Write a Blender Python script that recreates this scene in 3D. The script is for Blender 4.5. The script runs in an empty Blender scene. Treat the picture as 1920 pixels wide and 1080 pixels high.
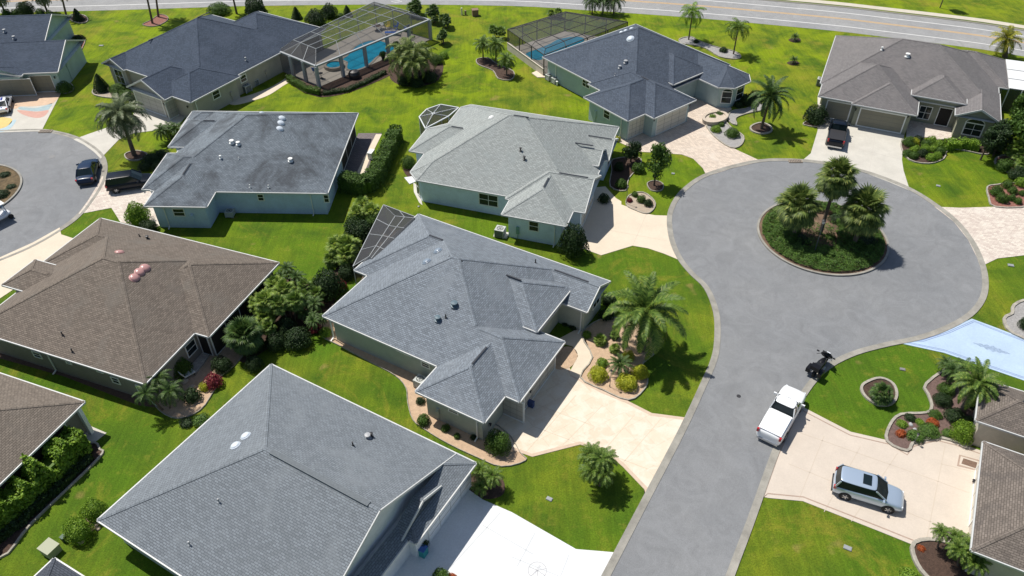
import bpy, bmesh, math, random
from mathutils import Vector, Matrix
from mathutils.geometry import tessellate_polygon
random.seed(7)
S = bpy.context.scene
COL = S.collection
# ---------------------------------------------------------------- camera
FPX, TILT, ROLL, CAMH = 1470.0, math.radians(40.7), math.radians(-.53), 46.0
cam = bpy.data.cameras.new('camera'); camo = bpy.data.objects.new('camera', cam); COL.objects.link(camo)
cam.sensor_width = 36.0; cam.lens = FPX / 1920 * 36.0; cam.clip_end = 3000; cam.clip_start = .5
camo.matrix_world = Matrix.Translation((0, 0, CAMH)) @ Matrix.Rotation(math.pi/2 - TILT, 4, 'X') @ Matrix.Rotation(ROLL, 4, 'Z')
S.camera = camo
S.render.resolution_x, S.render.resolution_y = 1024, 576
# ---------------------------------------------------------------- light
SUNV = Vector((-.44, .34, 1)).normalized()
EL = math.asin(SUNV.z); AZ = math.atan2(SUNV.x, SUNV.y)
w = bpy.data.worlds.new('World'); S.world = w; w.use_nodes = True
sky = w.node_tree.nodes.new('ShaderNodeTexSky'); sky.sky_type = 'NISHITA'; sky.sun_disc = False
sky.sun_elevation = EL; sky.sun_rotation = AZ
bg = w.node_tree.nodes['Background']; bg.inputs[1].default_value = .086
w.node_tree.links.new(sky.outputs[0], bg.inputs[0])
sl = bpy.data.lights.new('sun', 'SUN'); sl.energy = 5.0; sl.angle = math.radians(.5); sl.color = (1, .95, .87)
so = bpy.data.objects.new('sun', sl); COL.objects.link(so); so.rotation_euler = SUNV.to_track_quat('Z', 'Y').to_euler()
S.view_settings.view_transform = 'Standard'; S.view_settings.look = 'None'; S.view_settings.gamma = 1
S.view_settings.exposure = 0.06
# ---------------------------------------------------------------- photo pixel -> place (metres)
def ray(px, py):
    x = (px-960)/FPX; y = -(py-540)/FPX
    c, s = math.cos(ROLL), math.sin(ROLL); x, y = c*x-s*y, s*x+c*y
    return Vector((x, math.cos(TILT)+y*math.sin(TILT), -math.sin(TILT)+y*math.cos(TILT)))
def U(px, py, z=0.0):
    d = ray(px, py); t = (CAMH-z)/-d.z
    return Vector((d.x*t, d.y*t, z))
def PX(p):
    v = Vector(p)-Vector((0, 0, CAMH)); f = v.y*math.cos(TILT)-v.z*math.sin(TILT); u = v.y*math.sin(TILT)+v.z*math.cos(TILT)
    x, y = v.x/f, u/f; c, s = math.cos(-ROLL), math.sin(-ROLL); x, y = c*x-s*y, s*x+c*y
    return 960+FPX*x, 540-FPX*y
def mpp(px, py):                      # metres per photo pixel there
    p = U(px, py); f = p.y*math.cos(TILT)+CAMH*math.sin(TILT); return f/FPX
def height_at(base, py):
    lo, hi = 0.0, 20.0
    for _ in range(30):
        m = (lo+hi)/2
        if PX((base.x, base.y, m))[1] > py: lo = m
        else: hi = m
    return lo
def pts(*a, z=0.0): return [U(x, y, z) for x, y in a]
def smooth(P, n=5, closed=True):
    out = []; L = len(P)
    rng = range(L if closed else L-1)
    for i in rng:
        if closed: a, b, c, d = P[i-1], P[i], P[(i+1) % L], P[(i+2) % L]
        else: a, b, c, d = P[max(i-1, 0)], P[i], P[i+1], P[min(i+2, L-1)]
        for k in range(n):
            t = k/n
            out.append(.5*((2*b)+(-a+c)*t+(2*a-5*b+4*c-d)*t*t+(-a+3*b-3*c+d)*t**3))
    if not closed: out.append(P[-1])
    return out
# ---------------------------------------------------------------- materials
def nd(nt, t, **k):
    n = nt.nodes.new(t)
    for a, b in k.items(): setattr(n, a, b)
    return n
MATS = {}
def mat(name, col, rough=.8, var=0.0, sc=1.0, col2=None, bump=0.0, bsc=40.0, metal=0.0, spec=None, coat=0.0, sc2=None, var2=0.0, emit=None):
    if name in MATS: return MATS[name]
    m = bpy.data.materials.new(name); m.use_nodes = True; nt = m.node_tree; b = nt.nodes['Principled BSDF']
    b.inputs['Roughness'].default_value = rough; b.inputs['Metallic'].default_value = metal
    b.inputs['Base Color'].default_value = (*col, 1)
    if spec is not None: b.inputs['Specular IOR Level'].default_value = spec
    if coat: b.inputs['Coat Weight'].default_value = coat; b.inputs['Coat Roughness'].default_value = .05
    tc = nd(nt, 'ShaderNodeTexCoord')
    cur = None
    if var or col2:
        n = nd(nt, 'ShaderNodeTexNoise'); n.inputs['Scale'].default_value = sc; n.inputs['Detail'].default_value = 5; n.inputs['Roughness'].default_value = .65
        nt.links.new(tc.outputs['Object'], n.inputs['Vector'])
        r = nd(nt, 'ShaderNodeMapRange'); r.inputs[1].default_value = .32; r.inputs[2].default_value = .68
        nt.links.new(n.outputs[0], r.inputs[0])
        mx = nd(nt, 'ShaderNodeMix', data_type='RGBA')
        c2 = col2 if col2 else tuple(c*(1-var) for c in col)
        mx.inputs[6].default_value = (*col, 1); mx.inputs[7].default_value = (*c2, 1)
        nt.links.new(r.outputs[0], mx.inputs[0]); cur = mx.outputs[2]
    if var2:
        n2 = nd(nt, 'ShaderNodeTexNoise'); n2.inputs['Scale'].default_value = sc2 or 30; n2.inputs['Detail'].default_value = 3
        nt.links.new(tc.outputs['Object'], n2.inputs['Vector'])
        r2 = nd(nt, 'ShaderNodeMapRange'); r2.inputs[1].default_value = .3; r2.inputs[2].default_value = .7; r2.inputs[3].default_value = 1-var2; r2.inputs[4].default_value = 1+var2
        nt.links.new(n2.outputs[0], r2.inputs[0])
        m2 = nd(nt, 'ShaderNodeVectorMath', operation='SCALE')
        if cur: nt.links.new(cur, m2.inputs[0])
        else: m2.inputs[0].default_value = col
        nt.links.new(r2.outputs[0], m2.inputs['Scale']); cur = m2.outputs[0]
    if cur: nt.links.new(cur, b.inputs['Base Color'])
    if bump:
        nb = nd(nt, 'ShaderNodeTexNoise'); nb.inputs['Scale'].default_value = bsc; nb.inputs['Detail'].default_value = 4
        nt.links.new(tc.outputs['Object'], nb.inputs['Vector'])
        bp = nd(nt, 'ShaderNodeBump'); bp.inputs['Strength'].default_value = 1; bp.inputs['Distance'].default_value = bump
        nt.links.new(nb.outputs[0], bp.inputs['Height']); nt.links.new(bp.outputs[0], b.inputs['Normal'])
    if emit: b.inputs['Emission Color'].default_value = (*emit[:3], 1); b.inputs['Emission Strength'].default_value = emit[3]
    MATS[name] = m; return m
def lawn_mat():
    m = mat('lawn', (.1, .17, .015), .9); nt = m.node_tree; b = nt.nodes['Principled BSDF']; b.inputs['Specular IOR Level'].default_value = .15
    tc = nd(nt, 'ShaderNodeTexCoord')
    def noise(s, d=4, rg=.6, dist=0.0, vec=None):
        n = nd(nt, 'ShaderNodeTexNoise'); n.inputs['Scale'].default_value = s; n.inputs['Detail'].default_value = d; n.inputs['Roughness'].default_value = rg; n.inputs['Distortion'].default_value = dist
        nt.links.new(vec or tc.outputs['Object'], n.inputs['Vector']); return n.outputs[0]
    def rng(v, a, c, lo=0, hi=1):
        r = nd(nt, 'ShaderNodeMapRange'); r.inputs[1].default_value = a; r.inputs[2].default_value = c; r.inputs[3].default_value = lo; r.inputs[4].default_value = hi
        nt.links.new(v, r.inputs[0]); return r.outputs[0]
    def mix(f, a, c, bl='MIX'):
        x = nd(nt, 'ShaderNodeMix', data_type='RGBA', blend_type=bl)
        for s, i in ((f, 0), (a, 6), (c, 7)):
            if isinstance(s, tuple): x.inputs[i].default_value = (*s, 1)
            elif isinstance(s, (int, float)): x.inputs[i].default_value = s
            else: nt.links.new(s, x.inputs[i])
        return x.outputs[2]
    # big zones: turf colour lighter and yellower with distance, yellower strips between
    sep = nd(nt, 'ShaderNodeSeparateXYZ'); nt.links.new(tc.outputs['Object'], sep.inputs[0])
    far = rng(sep.outputs[1], 52, 95)
    c0 = mix(far, (.076, .150, .008), (.185, .255, .006))
    c = mix(rng(noise(.085, 3, .5, .4), .42, .68), c0, (.185, .215, .014))
    c = mix(rng(noise(.28, 5, .65, .6), .40, .68), c, (.056, .112, .008))
    c = mix(rng(noise(.9, 5, .7), .56, .76, 0, .6), c, (.225, .225, .03))
    c = mix(rng(noise(.16, 5, .75, .8), .53, .67, 0, .58), c, (.25, .22, .028))
    c = mix(rng(noise(.35, 2), .67, .74, 0, .6), c, (.24, .19, .06))
    mp = nd(nt, 'ShaderNodeMapping'); mp.inputs['Rotation'].default_value = (0, 0, .6); mp.inputs['Scale'].default_value = (3.2, .25, 1)
    nt.links.new(tc.outputs['Object'], mp.inputs[0])
    f2 = rng(noise(1.0, 3, .6, 0, mp.outputs[0]), .3, .7, .86, 1.14)
    f1 = rng(noise(9, 4, .75), .3, .7, .6, 1.36)
    mm = nd(nt, 'ShaderNodeMath', operation='MULTIPLY'); nt.links.new(f1, mm.inputs[0]); nt.links.new(f2, mm.inputs[1])
    vm = nd(nt, 'ShaderNodeVectorMath', operation='SCALE'); nt.links.new(c, vm.inputs[0]); nt.links.new(mm.outputs[0], vm.inputs['Scale'])
    nt.links.new(vm.outputs[0], b.inputs['Base Color'])
    bp = nd(nt, 'ShaderNodeBump'); bp.inputs['Distance'].default_value = .05; nt.links.new(noise(14, 3, .7), bp.inputs['Height']); nt.links.new(bp.outputs[0], b.inputs['Normal'])
    return m
def asphalt_mat(name, col, tint):
    m = mat(name, col, .93, var=0, col2=tint, sc=.12, var2=.16, sc2=26, bump=.006, bsc=60)
    nt = m.node_tree; b = nt.nodes['Principled BSDF']; lk = b.inputs['Base Color'].links[0]; src = lk.from_socket
    tc = [n for n in nt.nodes if n.type == 'TEX_COORD'][0]
    n = nd(nt, 'ShaderNodeTexNoise'); n.inputs['Scale'].default_value = .5; n.inputs['Detail'].default_value = 6; n.inputs['Distortion'].default_value = 1.6; n.inputs['Roughness'].default_value = .7
    nt.links.new(tc.outputs['Object'], n.inputs['Vector'])
    r = nd(nt, 'ShaderNodeMapRange'); r.inputs[1].default_value = .3; r.inputs[2].default_value = .72; r.inputs[3].default_value = .85; r.inputs[4].default_value = 1.12
    nt.links.new(n.outputs[0], r.inputs[0])
    n3 = nd(nt, 'ShaderNodeTexNoise'); n3.inputs['Scale'].default_value = 130; n3.inputs['Detail'].default_value = 1
    nt.links.new(tc.outputs['Object'], n3.inputs['Vector'])
    r3 = nd(nt, 'ShaderNodeMapRange'); r3.inputs[1].default_value = .6; r3.inputs[2].default_value = .8; r3.inputs[3].default_value = 1; r3.inputs[4].default_value = 1.7
    nt.links.new(n3.outputs[0], r3.inputs[0])
    mm = nd(nt, 'ShaderNodeMath', operation='MULTIPLY'); nt.links.new(r.outputs[0], mm.inputs[0]); nt.links.new(r3.outputs[0], mm.inputs[1])
    v = nd(nt, 'ShaderNodeVectorMath', operation='SCALE'); nt.links.new(src, v.inputs[0]); nt.links.new(mm.outputs[0], v.inputs['Scale'])
    nt.links.new(v.outputs[0], b.inputs['Base Color']); return m
def brick_mat(name, c1, c2, mortar, bw, rh, ms, rough=.85, big=None, bigc=None, bigf=(.5, .75), uv=True, rot=0, bump=.004, squash=1.0, gvar=.12, offs=.5, big_amt=1.0, streak=0.0):
    if name in MATS: return MATS[name]
    m = bpy.data.materials.new(name); m.use_nodes = True; nt = m.node_tree; b = nt.nodes['Principled BSDF']; b.inputs['Roughness'].default_value = rough
    b.inputs['Specular IOR Level'].default_value = .3
    tc = nd(nt, 'ShaderNodeTexCoord'); vec = tc.outputs['UV' if uv else 'Object']
    if rot:
        mp = nd(nt, 'ShaderNodeMapping'); mp.inputs['Rotation'].default_value = (0, 0, rot); nt.links.new(vec, mp.inputs[0]); vec = mp.outputs[0]
    br = nd(nt, 'ShaderNodeTexBrick'); br.offset = offs; br.squash = squash
    br.inputs['Scale'].default_value = 1; br.inputs['Brick Width'].default_value = bw; br.inputs['Row Height'].default_value = rh; br.inputs['Mortar Size'].default_value = ms
    br.inputs['Mortar Smooth'].default_value = .2; br.inputs['Bias'].default_value = 0
    br.inputs['Color1'].default_value = (*c1, 1); br.inputs['Color2'].default_value = (*c2, 1); br.inputs['Mortar'].default_value = (*mortar, 1)
    nt.links.new(vec, br.inputs['Vector']); cur = br.outputs['Color']
    if big:
        n = nd(nt, 'ShaderNodeTexNoise'); n.inputs['Scale'].default_value = big; n.inputs['Detail'].default_value = 5; n.inputs['Roughness'].default_value = .7; n.inputs['Distortion'].default_value = .5
        if streak:
            mp2 = nd(nt, 'ShaderNodeMapping'); mp2.inputs['Scale'].default_value = (1, streak, 1); nt.links.new(tc.outputs['UV'], mp2.inputs[0]); nt.links.new(mp2.outputs[0], n.inputs['Vector'])
        else: nt.links.new(tc.outputs['Object'], n.inputs['Vector'])
        r = nd(nt, 'ShaderNodeMapRange'); r.inputs[1].default_value = bigf[0]; r.inputs[2].default_value = bigf[1]; r.inputs[4].default_value = big_amt; nt.links.new(n.outputs[0], r.inputs[0])
        mx = nd(nt, 'ShaderNodeMix', data_type='RGBA'); nt.links.new(r.outputs[0], mx.inputs[0]); nt.links.new(cur, mx.inputs[6]); mx.inputs[7].default_value = (*bigc, 1); cur = mx.outputs[2]
    n2 = nd(nt, 'ShaderNodeTexNoise'); n2.inputs['Scale'].default_value = 11; n2.inputs['Detail'].default_value = 4; n2.inputs['Roughness'].default_value = .8
    nt.links.new(tc.outputs['Object'], n2.inputs['Vector'])
    r2 = nd(nt, 'ShaderNodeMapRange'); r2.inputs[1].default_value = .3; r2.inputs[2].default_value = .7; r2.inputs[3].default_value = 1-gvar; r2.inputs[4].default_value = 1+gvar
    nt.links.new(n2.outputs[0], r2.inputs[0])
    v = nd(nt, 'ShaderNodeVectorMath', operation='SCALE'); nt.links.new(cur, v.inputs[0]); nt.links.new(r2.outputs[0], v.inputs['Scale'])
    nt.links.new(v.outputs[0], b.inputs['Base Color'])
    bp = nd(nt, 'ShaderNodeBump'); bp.inputs['Distance'].default_value = bump; bp.invert = True; nt.links.new(br.outputs['Fac'], bp.inputs['Height']); nt.links.new(bp.outputs[0], b.inputs['Normal'])
    MATS[name] = m; return m
def screen_mat(name, col, opac):
    m = bpy.data.materials.new(name); m.use_nodes = True; nt = m.node_tree; b = nt.nodes['Principled BSDF']
    b.inputs['Base Color'].default_value = (*col, 1); b.inputs['Roughness'].default_value = .7
    t = nd(nt, 'ShaderNodeBsdfTransparent'); mx = nd(nt, 'ShaderNodeMixShader'); mx.inputs[0].default_value = opac
    nt.links.new(t.outputs[0], mx.inputs[1]); nt.links.new(b.outputs[0], mx.inputs[2]); nt.links.new(mx.outputs[0], nt.nodes['Material Output'].inputs[0])
    MATS[name] = m; return m
def leaf_mat(name, c1, c2, c3=None, trans=.25):
    m = bpy.data.materials.new(name); m.use_nodes = True; nt = m.node_tree; b = nt.nodes['Principled BSDF']
    b.inputs['Roughness'].default_value = .55; b.inputs['Specular IOR Level'].default_value = .35
    g = nd(nt, 'ShaderNodeNewGeometry'); cr = nd(nt, 'ShaderNodeValToRGB'); e = cr.color_ramp.elements
    e[0].color = (*c1, 1); e[1].color = (*c2, 1)
    if c3: x = e.new(.86); x.color = (*c2, 1); e[2].color = (*c3, 1)
    nt.links.new(g.outputs['Random Per Island'], cr.inputs[0]); nt.links.new(cr.outputs[0], b.inputs['Base Color'])
    tl = nd(nt, 'ShaderNodeBsdfTranslucent'); nt.links.new(cr.outputs[0], tl.inputs[0]); mx = nd(nt, 'ShaderNodeMixShader'); mx.inputs[0].default_value = trans
    nt.links.new(b.outputs[0], mx.inputs[1]); nt.links.new(tl.outputs[0], mx.inputs[2]); nt.links.new(mx.outputs[0], nt.nodes['Material Output'].inputs[0])
    MATS[name] = m; return m
# ---------------------------------------------------------------- mesh builder
class MB:
    def __init__(s): s.v = []; s.f = []; s.uv = []; s.hasuv = False; s.mi = []
    def face(s, P, uv=None, mi=0):
        i = len(s.v); s.v += [tuple(p) for p in P]; s.f.append(list(range(i, i+len(P)))); s.mi.append(mi)
        if uv: s.hasuv = True
        s.uv += (uv if uv else [(0, 0)]*len(P))
    def box(s, c, sz, M=None, mi=0):
        x, y, z = [q/2 for q in sz]
        P = [Vector((a*x, b*y, d*z)) for a in (-1, 1) for b in (-1, 1) for d in (-1, 1)]
        P = [(M @ p if M else p)+Vector(c) for p in P]
        for q in ((0, 1, 3, 2), (4, 6, 7, 5), (0, 4, 5, 1), (2, 3, 7, 6), (0, 2, 6, 4), (1, 5, 7, 3)): s.face([P[k] for k in q], mi=mi)
    def beam(s, a, b, wd, hg, up=Vector((0, 0, 1)), mi=0):
        a, b = Vector(a), Vector(b); d = b-a; L = d.length
        if L < 1e-6: return
        d.normalize(); sd = d.cross(up)
        if sd.length < 1e-4: sd = Vector((1, 0, 0))
        sd.normalize(); u = sd.cross(d); M = Matrix((d, sd, u)).transposed()
        s.box((a+b)/2, (L, wd, hg), M, mi)
    def tube(s, P, R, n=8, cap=True, mi=0):
        rings = []
        for i, p in enumerate(P):
            p = Vector(p); d = (Vector(P[min(i+1, len(P)-1)])-Vector(P[max(i-1, 0)])); d = d.normalized() if d.length else Vector((0, 0, 1))
            a = d.cross(Vector((0, 1, 0)) if abs(d.y) < .9 else Vector((1, 0, 0))).normalized(); b = d.cross(a); r = R[i] if isinstance(R, (list, tuple)) else R
            rings.append([p+(a*math.cos(t)+b*math.sin(t))*r for t in [2*math.pi*k/n for k in range(n)]])
        for i in range(len(rings)-1):
            for k in range(n): s.face([rings[i][k], rings[i][(k+1) % n], rings[i+1][(k+1) % n], rings[i+1][k]], mi=mi)
        if cap: s.face(rings[0][::-1], mi=mi); s.face(rings[-1], mi=mi)
    def lathe(s, c, prof, n=16, mi=0, sx=1, sy=1):
        c = Vector(c); R = [[c+Vector((r*math.cos(2*math.pi*k/n)*sx, r*math.sin(2*math.pi*k/n)*sy, z)) for k in range(n)] for r, z in prof]
        for i in range(len(R)-1):
            for k in range(n):
                q = [R[i][k], R[i][(k+1) % n], R[i+1][(k+1) % n], R[i+1][k]]
                if prof[i][0] < 1e-5: q = [q[0], q[2], q[3]]
                elif prof[i+1][0] < 1e-5: q = q[:3]
                s.face(q, mi=mi)
    def slab(s, P, z0, z1, mi=0, skip_bottom=True):
        P = [Vector((p[0], p[1], 0)) for p in P]
        ar = sum(P[i-1].x*P[i].y-P[i].x*P[i-1].y for i in range(len(P)))
        if ar < 0: P = P[::-1]
        for t in tessellate_polygon([P]):
            q = [P[k]+Vector((0, 0, z1)) for k in t]
            n = (q[1]-q[0]).cross(q[2]-q[0])
            s.face(q if n.z > 0 else q[::-1], uv=[(p.x, p.y) for p in (q if n.z > 0 else q[::-1])], mi=mi)
        for i in range(len(P)):
            a, b = P[i-1], P[i]
            s.face([a+Vector((0, 0, z0)), b+Vector((0, 0, z0)), b+Vector((0, 0, z1)), a+Vector((0, 0, z1))], mi=mi)
    def build(s, name, m, parent=None, shade=False, merge=False):
        me = bpy.data.meshes.new(name); me.from_pydata(s.v, [], s.f)
        ms = m if isinstance(m, (list, tuple)) else [m]
        for q in ms: me.materials.append(q)
        if len(ms) > 1: me.polygons.foreach_set('material_index', s.mi)
        if s.hasuv:
            l = me.uv_layers.new(name='UVMap'); l.data.foreach_set('uv', [c for u in s.uv for c in u])
        if merge:
            bm = bmesh.new(); bm.from_mesh(me); bmesh.ops.remove_doubles(bm, verts=bm.verts, dist=1e-4); bm.to_mesh(me); bm.free()
        if shade: me.polygons.foreach_set('use_smooth', [True]*len(me.polygons))
        me.update(); o = bpy.data.objects.new(name, me); COL.objects.link(o)
        if parent: o.parent = parent
        return o
def tag(o, label=None, cat=None, group=None, kind=None):
    if label: o['label'] = label
    if cat: o['category'] = cat
    if group: o['group'] = group
    if kind: o['kind'] = kind
    return o
def thing(name, loc, rz=0, label=None, cat=None, group=None):
    o = bpy.data.objects.new(name, None); o.empty_display_size = .2; COL.objects.link(o); o.location = loc; o.rotation_euler = (0, 0, rz)
    return tag(o, label, cat, group)
def dup(r, loc, rz=0, sc=None, label=None, group=None):
    c = r.copy(); COL.objects.link(c); c.location = loc; c.rotation_euler = (0, 0, rz)
    if sc: c.scale = (sc, sc, sc) if isinstance(sc, (int, float)) else sc
    if label: c['label'] = label
    if group: c['group'] = group
    for k in list(r.children):
        q = k.copy(); COL.objects.link(q); q.parent = c
        for g in list(k.children):
            h = g.copy(); COL.objects.link(h); h.parent = q
    return c
# ================================================================ SETTING
LAWN = lawn_mat()
ASPH = asphalt_mat('asphalt', (.182, .190, .200), (.212, .218, .224))
ASPH2 = asphalt_mat('asphalt_main', (.25, .255, .26), (.29, .29, .285))
CURB = mat('curb_concrete', (.34, .325, .285), .9, var=.35, sc=.9, var2=.1, sc2=18, bump=.004)
CONC = mat('concrete', (.56, .535, .475), .9, var=.14, sc=.6, var2=.05, sc2=14, bump=.002)
WHITEC = mat('white_concrete', (.70, .715, .72), .85, var=.10, sc=.5, var2=.05, sc2=9)
BEIGEC = mat('beige_concrete', (.66, .57, .45), .88, var=.10, sc=.5, var2=.05, sc2=12)
PINKC = mat('tan_concrete', (.57, .50, .425), .88, var=.10, sc=.6, var2=.04, sc2=12)
PAVER = brick_mat('pavers', (.66, .56, .46), (.50, .42, .35), (.36, .31, .26), .34, .2, .012, uv=True, rot=.5, big=.5, bigc=(.62, .55, .47), gvar=.16, bump=.002)
PAVER2 = brick_mat('pavers_pink', (.66, .60, .52), (.50, .42, .37), (.40, .35, .3), .36, .22, .012, uv=True, rot=.1, big=.6, bigc=(.64, .59, .52), gvar=.16, bump=.002)
TILE = brick_mat('flagstone', (.62, .52, .40), (.66, .58, .46), (.56, .47, .36), 1.9, 1.25, .02, uv=True, rot=-.55, big=.9, bigc=(.69, .63, .53), gvar=.05, bump=.001, bigf=(.44, .58), big_amt=.8)
BLUEC = mat('blue_white_concrete', (.42, .54, .68), .85, var=.12, sc=.5, var2=.05, sc2=7)
MULCH = mat('mulch', (.085, .05, .035), .95, var=.5, sc=6, var2=.45, sc2=30, bump=.03, bsc=20)
GRAVEL = mat('peach_gravel', (.54, .385, .26), .95, var=.22, sc=3, var2=.28, sc2=34, bump=.02, bsc=30)
REDMULCH = mat('red_mulch', (.30, .13, .10), .95, var=.4, sc=5, var2=.35, sc2=30, bump=.03, bsc=25)
GREYGRAVEL = mat('grey_gravel', (.36, .35, .34), .95, var=.3, sc=5, var2=.3, sc2=30, bump=.02, bsc=25)
EDGE = mat('edging_concrete', (.42, .39, .33), .9, var=.4, sc=3, var2=.15, sc2=20, bump=.01, bsc=15)
PAINTW = mat('road_paint_white', (.74, .74, .72), .8, var=.12, sc=4)
PAINTY = mat('road_paint_yellow', (.72, .42, .12), .8, var=.15, sc=4)

def sheet(name, P, m, z0, z1, kind='structure', label=None, cat=None, group=None):
    b = MB(); b.slab(P, z0, z1); o = b.build(name, m)
    if kind: o['kind'] = kind
    return tag(o, label, cat, group)
def offset_line(P, d, closed=False):
    out = []; L = len(P)
    for i in range(L):
        a = P[i-1] if (i or closed) else P[i]; c = P[(i+1) % L] if (i < L-1 or closed) else P[i]
        t = Vector((c.x-a.x, c.y-a.y, 0)); t.normalize(); out.append(Vector((P[i].x-t.y*d, P[i].y+t.x*d, 0)))
    return out
def strip(b, A, B, z0a, z1, closed=False, mi=0):
    """a band between two lines: top face, and sides down to z0a"""
    n = len(A)
    for i in range(n if closed else n-1):
        j = (i+1) % n
        q = [Vector((p.x, p.y, z1)) for p in (A[i], A[j], B[j], B[i])]
        nn = (q[1]-q[0]).cross(q[2]-q[0])
        b.face(q if nn.z > 0 else q[::-1], uv=[(p.x, p.y) for p in (q if nn.z > 0 else q[::-1])], mi=mi)
        for L in (A, B):
            b.face([Vector((L[i].x, L[i].y, z0a)), Vector((L[j].x, L[j].y, z0a)), Vector((L[j].x, L[j].y, z1)), Vector((L[i].x, L[i].y, z1))], mi=mi)
g = MB(); g.face([(-900, -300, 0), (900, -300, 0), (900, 1500, 0), (-900, 1500, 0)]); tag(g.build('ground', LAWN), kind='structure')

# cul-de-sac road, traced along the asphalt edge
road_px = [(1041, 1280), (1145, 1080), (1215, 945), (1285, 810), (1322, 730), (1345, 675), (1351, 632), (1348, 585), (1330, 540), (1302, 512), (1282, 488), (1268, 460), (1261, 430), (1261, 402), (1272, 376), (1290, 355), (1322, 333), (1372, 316), (1430, 304), (1490, 303), (1550, 309), (1615, 323), (1665, 340), (1710, 360), (1752, 387), (1788, 416), (1815, 450), (1832, 484), (1841, 520), (1837, 556), (1812, 588), (1765, 614), (1715, 631), (1660, 642), (1600, 658), (1552, 681), (1520, 710), (1492, 750), (1465, 802), (1437, 872), (1400, 975), (1360, 1080), (1283, 1290)]
road_l = smooth(pts(*road_px), 4, False)
sheet('road', road_l, ASPH, -.2, .012)
# (a driveway crossing lets the kerb drop; the kerb itself is low and rolled)
cb = MB(); o1 = offset_line(road_l, .24); o2 = offset_line(road_l, .52)
strip(cb, road_l, o1, -.1, .046); 
for i in range(len(o1)-1):   # rolled back of the kerb
    q = [Vector((o1[i].x, o1[i].y, .046)), Vector((o2[i].x, o2[i].y, .07)), Vector((o2[i+1].x, o2[i+1].y, .07)), Vector((o1[i+1].x, o1[i+1].y, .046))]
    nn = (q[1]-q[0]).cross(q[2]-q[0]); cb.face(q if nn.z > 0 else q[::-1])
    cb.face([Vector((o2[i].x, o2[i].y, -.1)), Vector((o2[i+1].x, o2[i+1].y, -.1)), Vector((o2[i+1].x, o2[i+1].y, .07)), Vector((o2[i].x, o2[i].y, .07))])
tag(cb.build('kerb', CURB), kind='structure')
# second cul-de-sac on the left
r2 = smooth(pts((-420, 640), (-200, 560), (0, 483), (62, 456), (110, 428), (140, 406), (164, 377), (184, 345), (191, 320), (188, 300), (176, 285), (158, 272), (138, 261), (107, 252), (70, 247), (0, 249), (-80, 252), (-300, 262)), 4, False)
sheet('side_road', r2+[U(-500, 300)], ASPH, -.2, .012)
cb = MB(); strip(cb, r2, offset_line(r2, -.3), -.1, .022)
q1, q2 = offset_line(r2, -.3), offset_line(r2, -.6); strip(cb, q1, q2, -.1, .05); tag(cb.build('side_kerb', CURB), kind='structure')
# main road at the top
near = pts((-900, 62), (-300, 40), (0, 25), (100, 22), (217, 19), (375, 14), (480, 11), (730, 8.5), (955, 11), (1080, 18), (1185, 25), (1320, 35), (1440, 46), (1565, 58), (1640, 67), (1815, 89), (1920, 106), (2400, 190))
near = smooth(near, 3, False)
def rw(y): return (U(1690, 72).xy-U(1690, y).xy).length*.95
WR = rw(24)
far = offset_line(near, WR); sheet('main_road', near+far[::-1], ASPH2, -.2, .012)
for y, nm, mm, wd in ((61, 'edge_line', PAINTW, .16), (34, 'far_edge_line', PAINTW, .16)):
    b = MB(); d = rw(y); strip(b, offset_line(near, d-wd/2), offset_line(near, d+wd/2), .01, .018); tag(b.build(nm, mm), kind='structure')
b = MB()
for s in (-.16, .16):
    d = rw(46)+s; strip(b, offset_line(near, d-.06), offset_line(near, d+.06), .01, .018)
tag(b.build('centre_line', PAINTY), kind='structure')
b = MB(); strip(b, offset_line(near, rw(20)), offset_line(near, rw(14)), -.1, .06); tag(b.build('pavement', mat('pavement', (.55, .51, .42), .9, var=.12, sc=1)), kind='structure')
b = MB(); strip(b, offset_line(near, WR), offset_line(near, WR+.5), -.1, .05); tag(b.build('main_kerb', mat('dark_kerb', (.2, .19, .16), .9)), kind='structure')
# painted diamond on the cart lane
b = MB(); P = pts((734, 3), (748, 1.3), (753, 2.8), (742, 4.6)); strip(b, P, [p*1 for p in offset_line(P, .12, True)], .01, .018, True); tag(b.build('diamond_marking', PAINTW), kind='structure')

# driveways and paths
def border(name, P, m, wd, z, closed=True, inset=.0):
    b = MB(); A = offset_line(P, inset, closed); B = offset_line(P, inset+wd, closed); strip(b, A, B, z-.02, z, closed); return tag(b.build(name, m), kind='structure')
def ccw(P):
    return P if sum(P[i-1].x*P[i].y-P[i].x*P[i-1].y for i in range(len(P))) > 0 else P[::-1]
D = {}
D['c'] = pts((1150, 262), (1200, 215), (1290, 185), (1345, 160), (1372, 205), (1352, 222), (1328, 232), (1334, 248), (1372, 277), (1400, 290), (1428, 303), (1372, 316), (1325, 331), (1318, 316), (1300, 298), (1278, 290), (1240, 287), (1200, 285))
D['d'] = pts((1533, 180), (1700, 225), (1694, 262), (1691, 300), (1694, 320), (1706, 358), (1665, 341), (1615, 322), (1550, 309), (1502, 303), (1520, 288), (1533, 245))
D['dw'] = pts((1702, 200), (1830, 215), (1783, 258), (1762, 266), (1740, 258), (1699, 258))
D['e'] = pts((191, 331), (215, 333), (295, 330), (310, 420), (283, 430), (226, 417), (209, 390), (147, 402), (165, 377), (186, 342))
D['f'] = pts((1080, 430), (1092, 466), (1127, 479), (1186, 461), (1215, 466), (1245, 476), (1281, 491), (1266, 460), (1261, 430), (1259, 405), (1228, 404), (1212, 401), (1165, 384), (1165, 378), (1155, 372), (1135, 350), (1112, 352))
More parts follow.
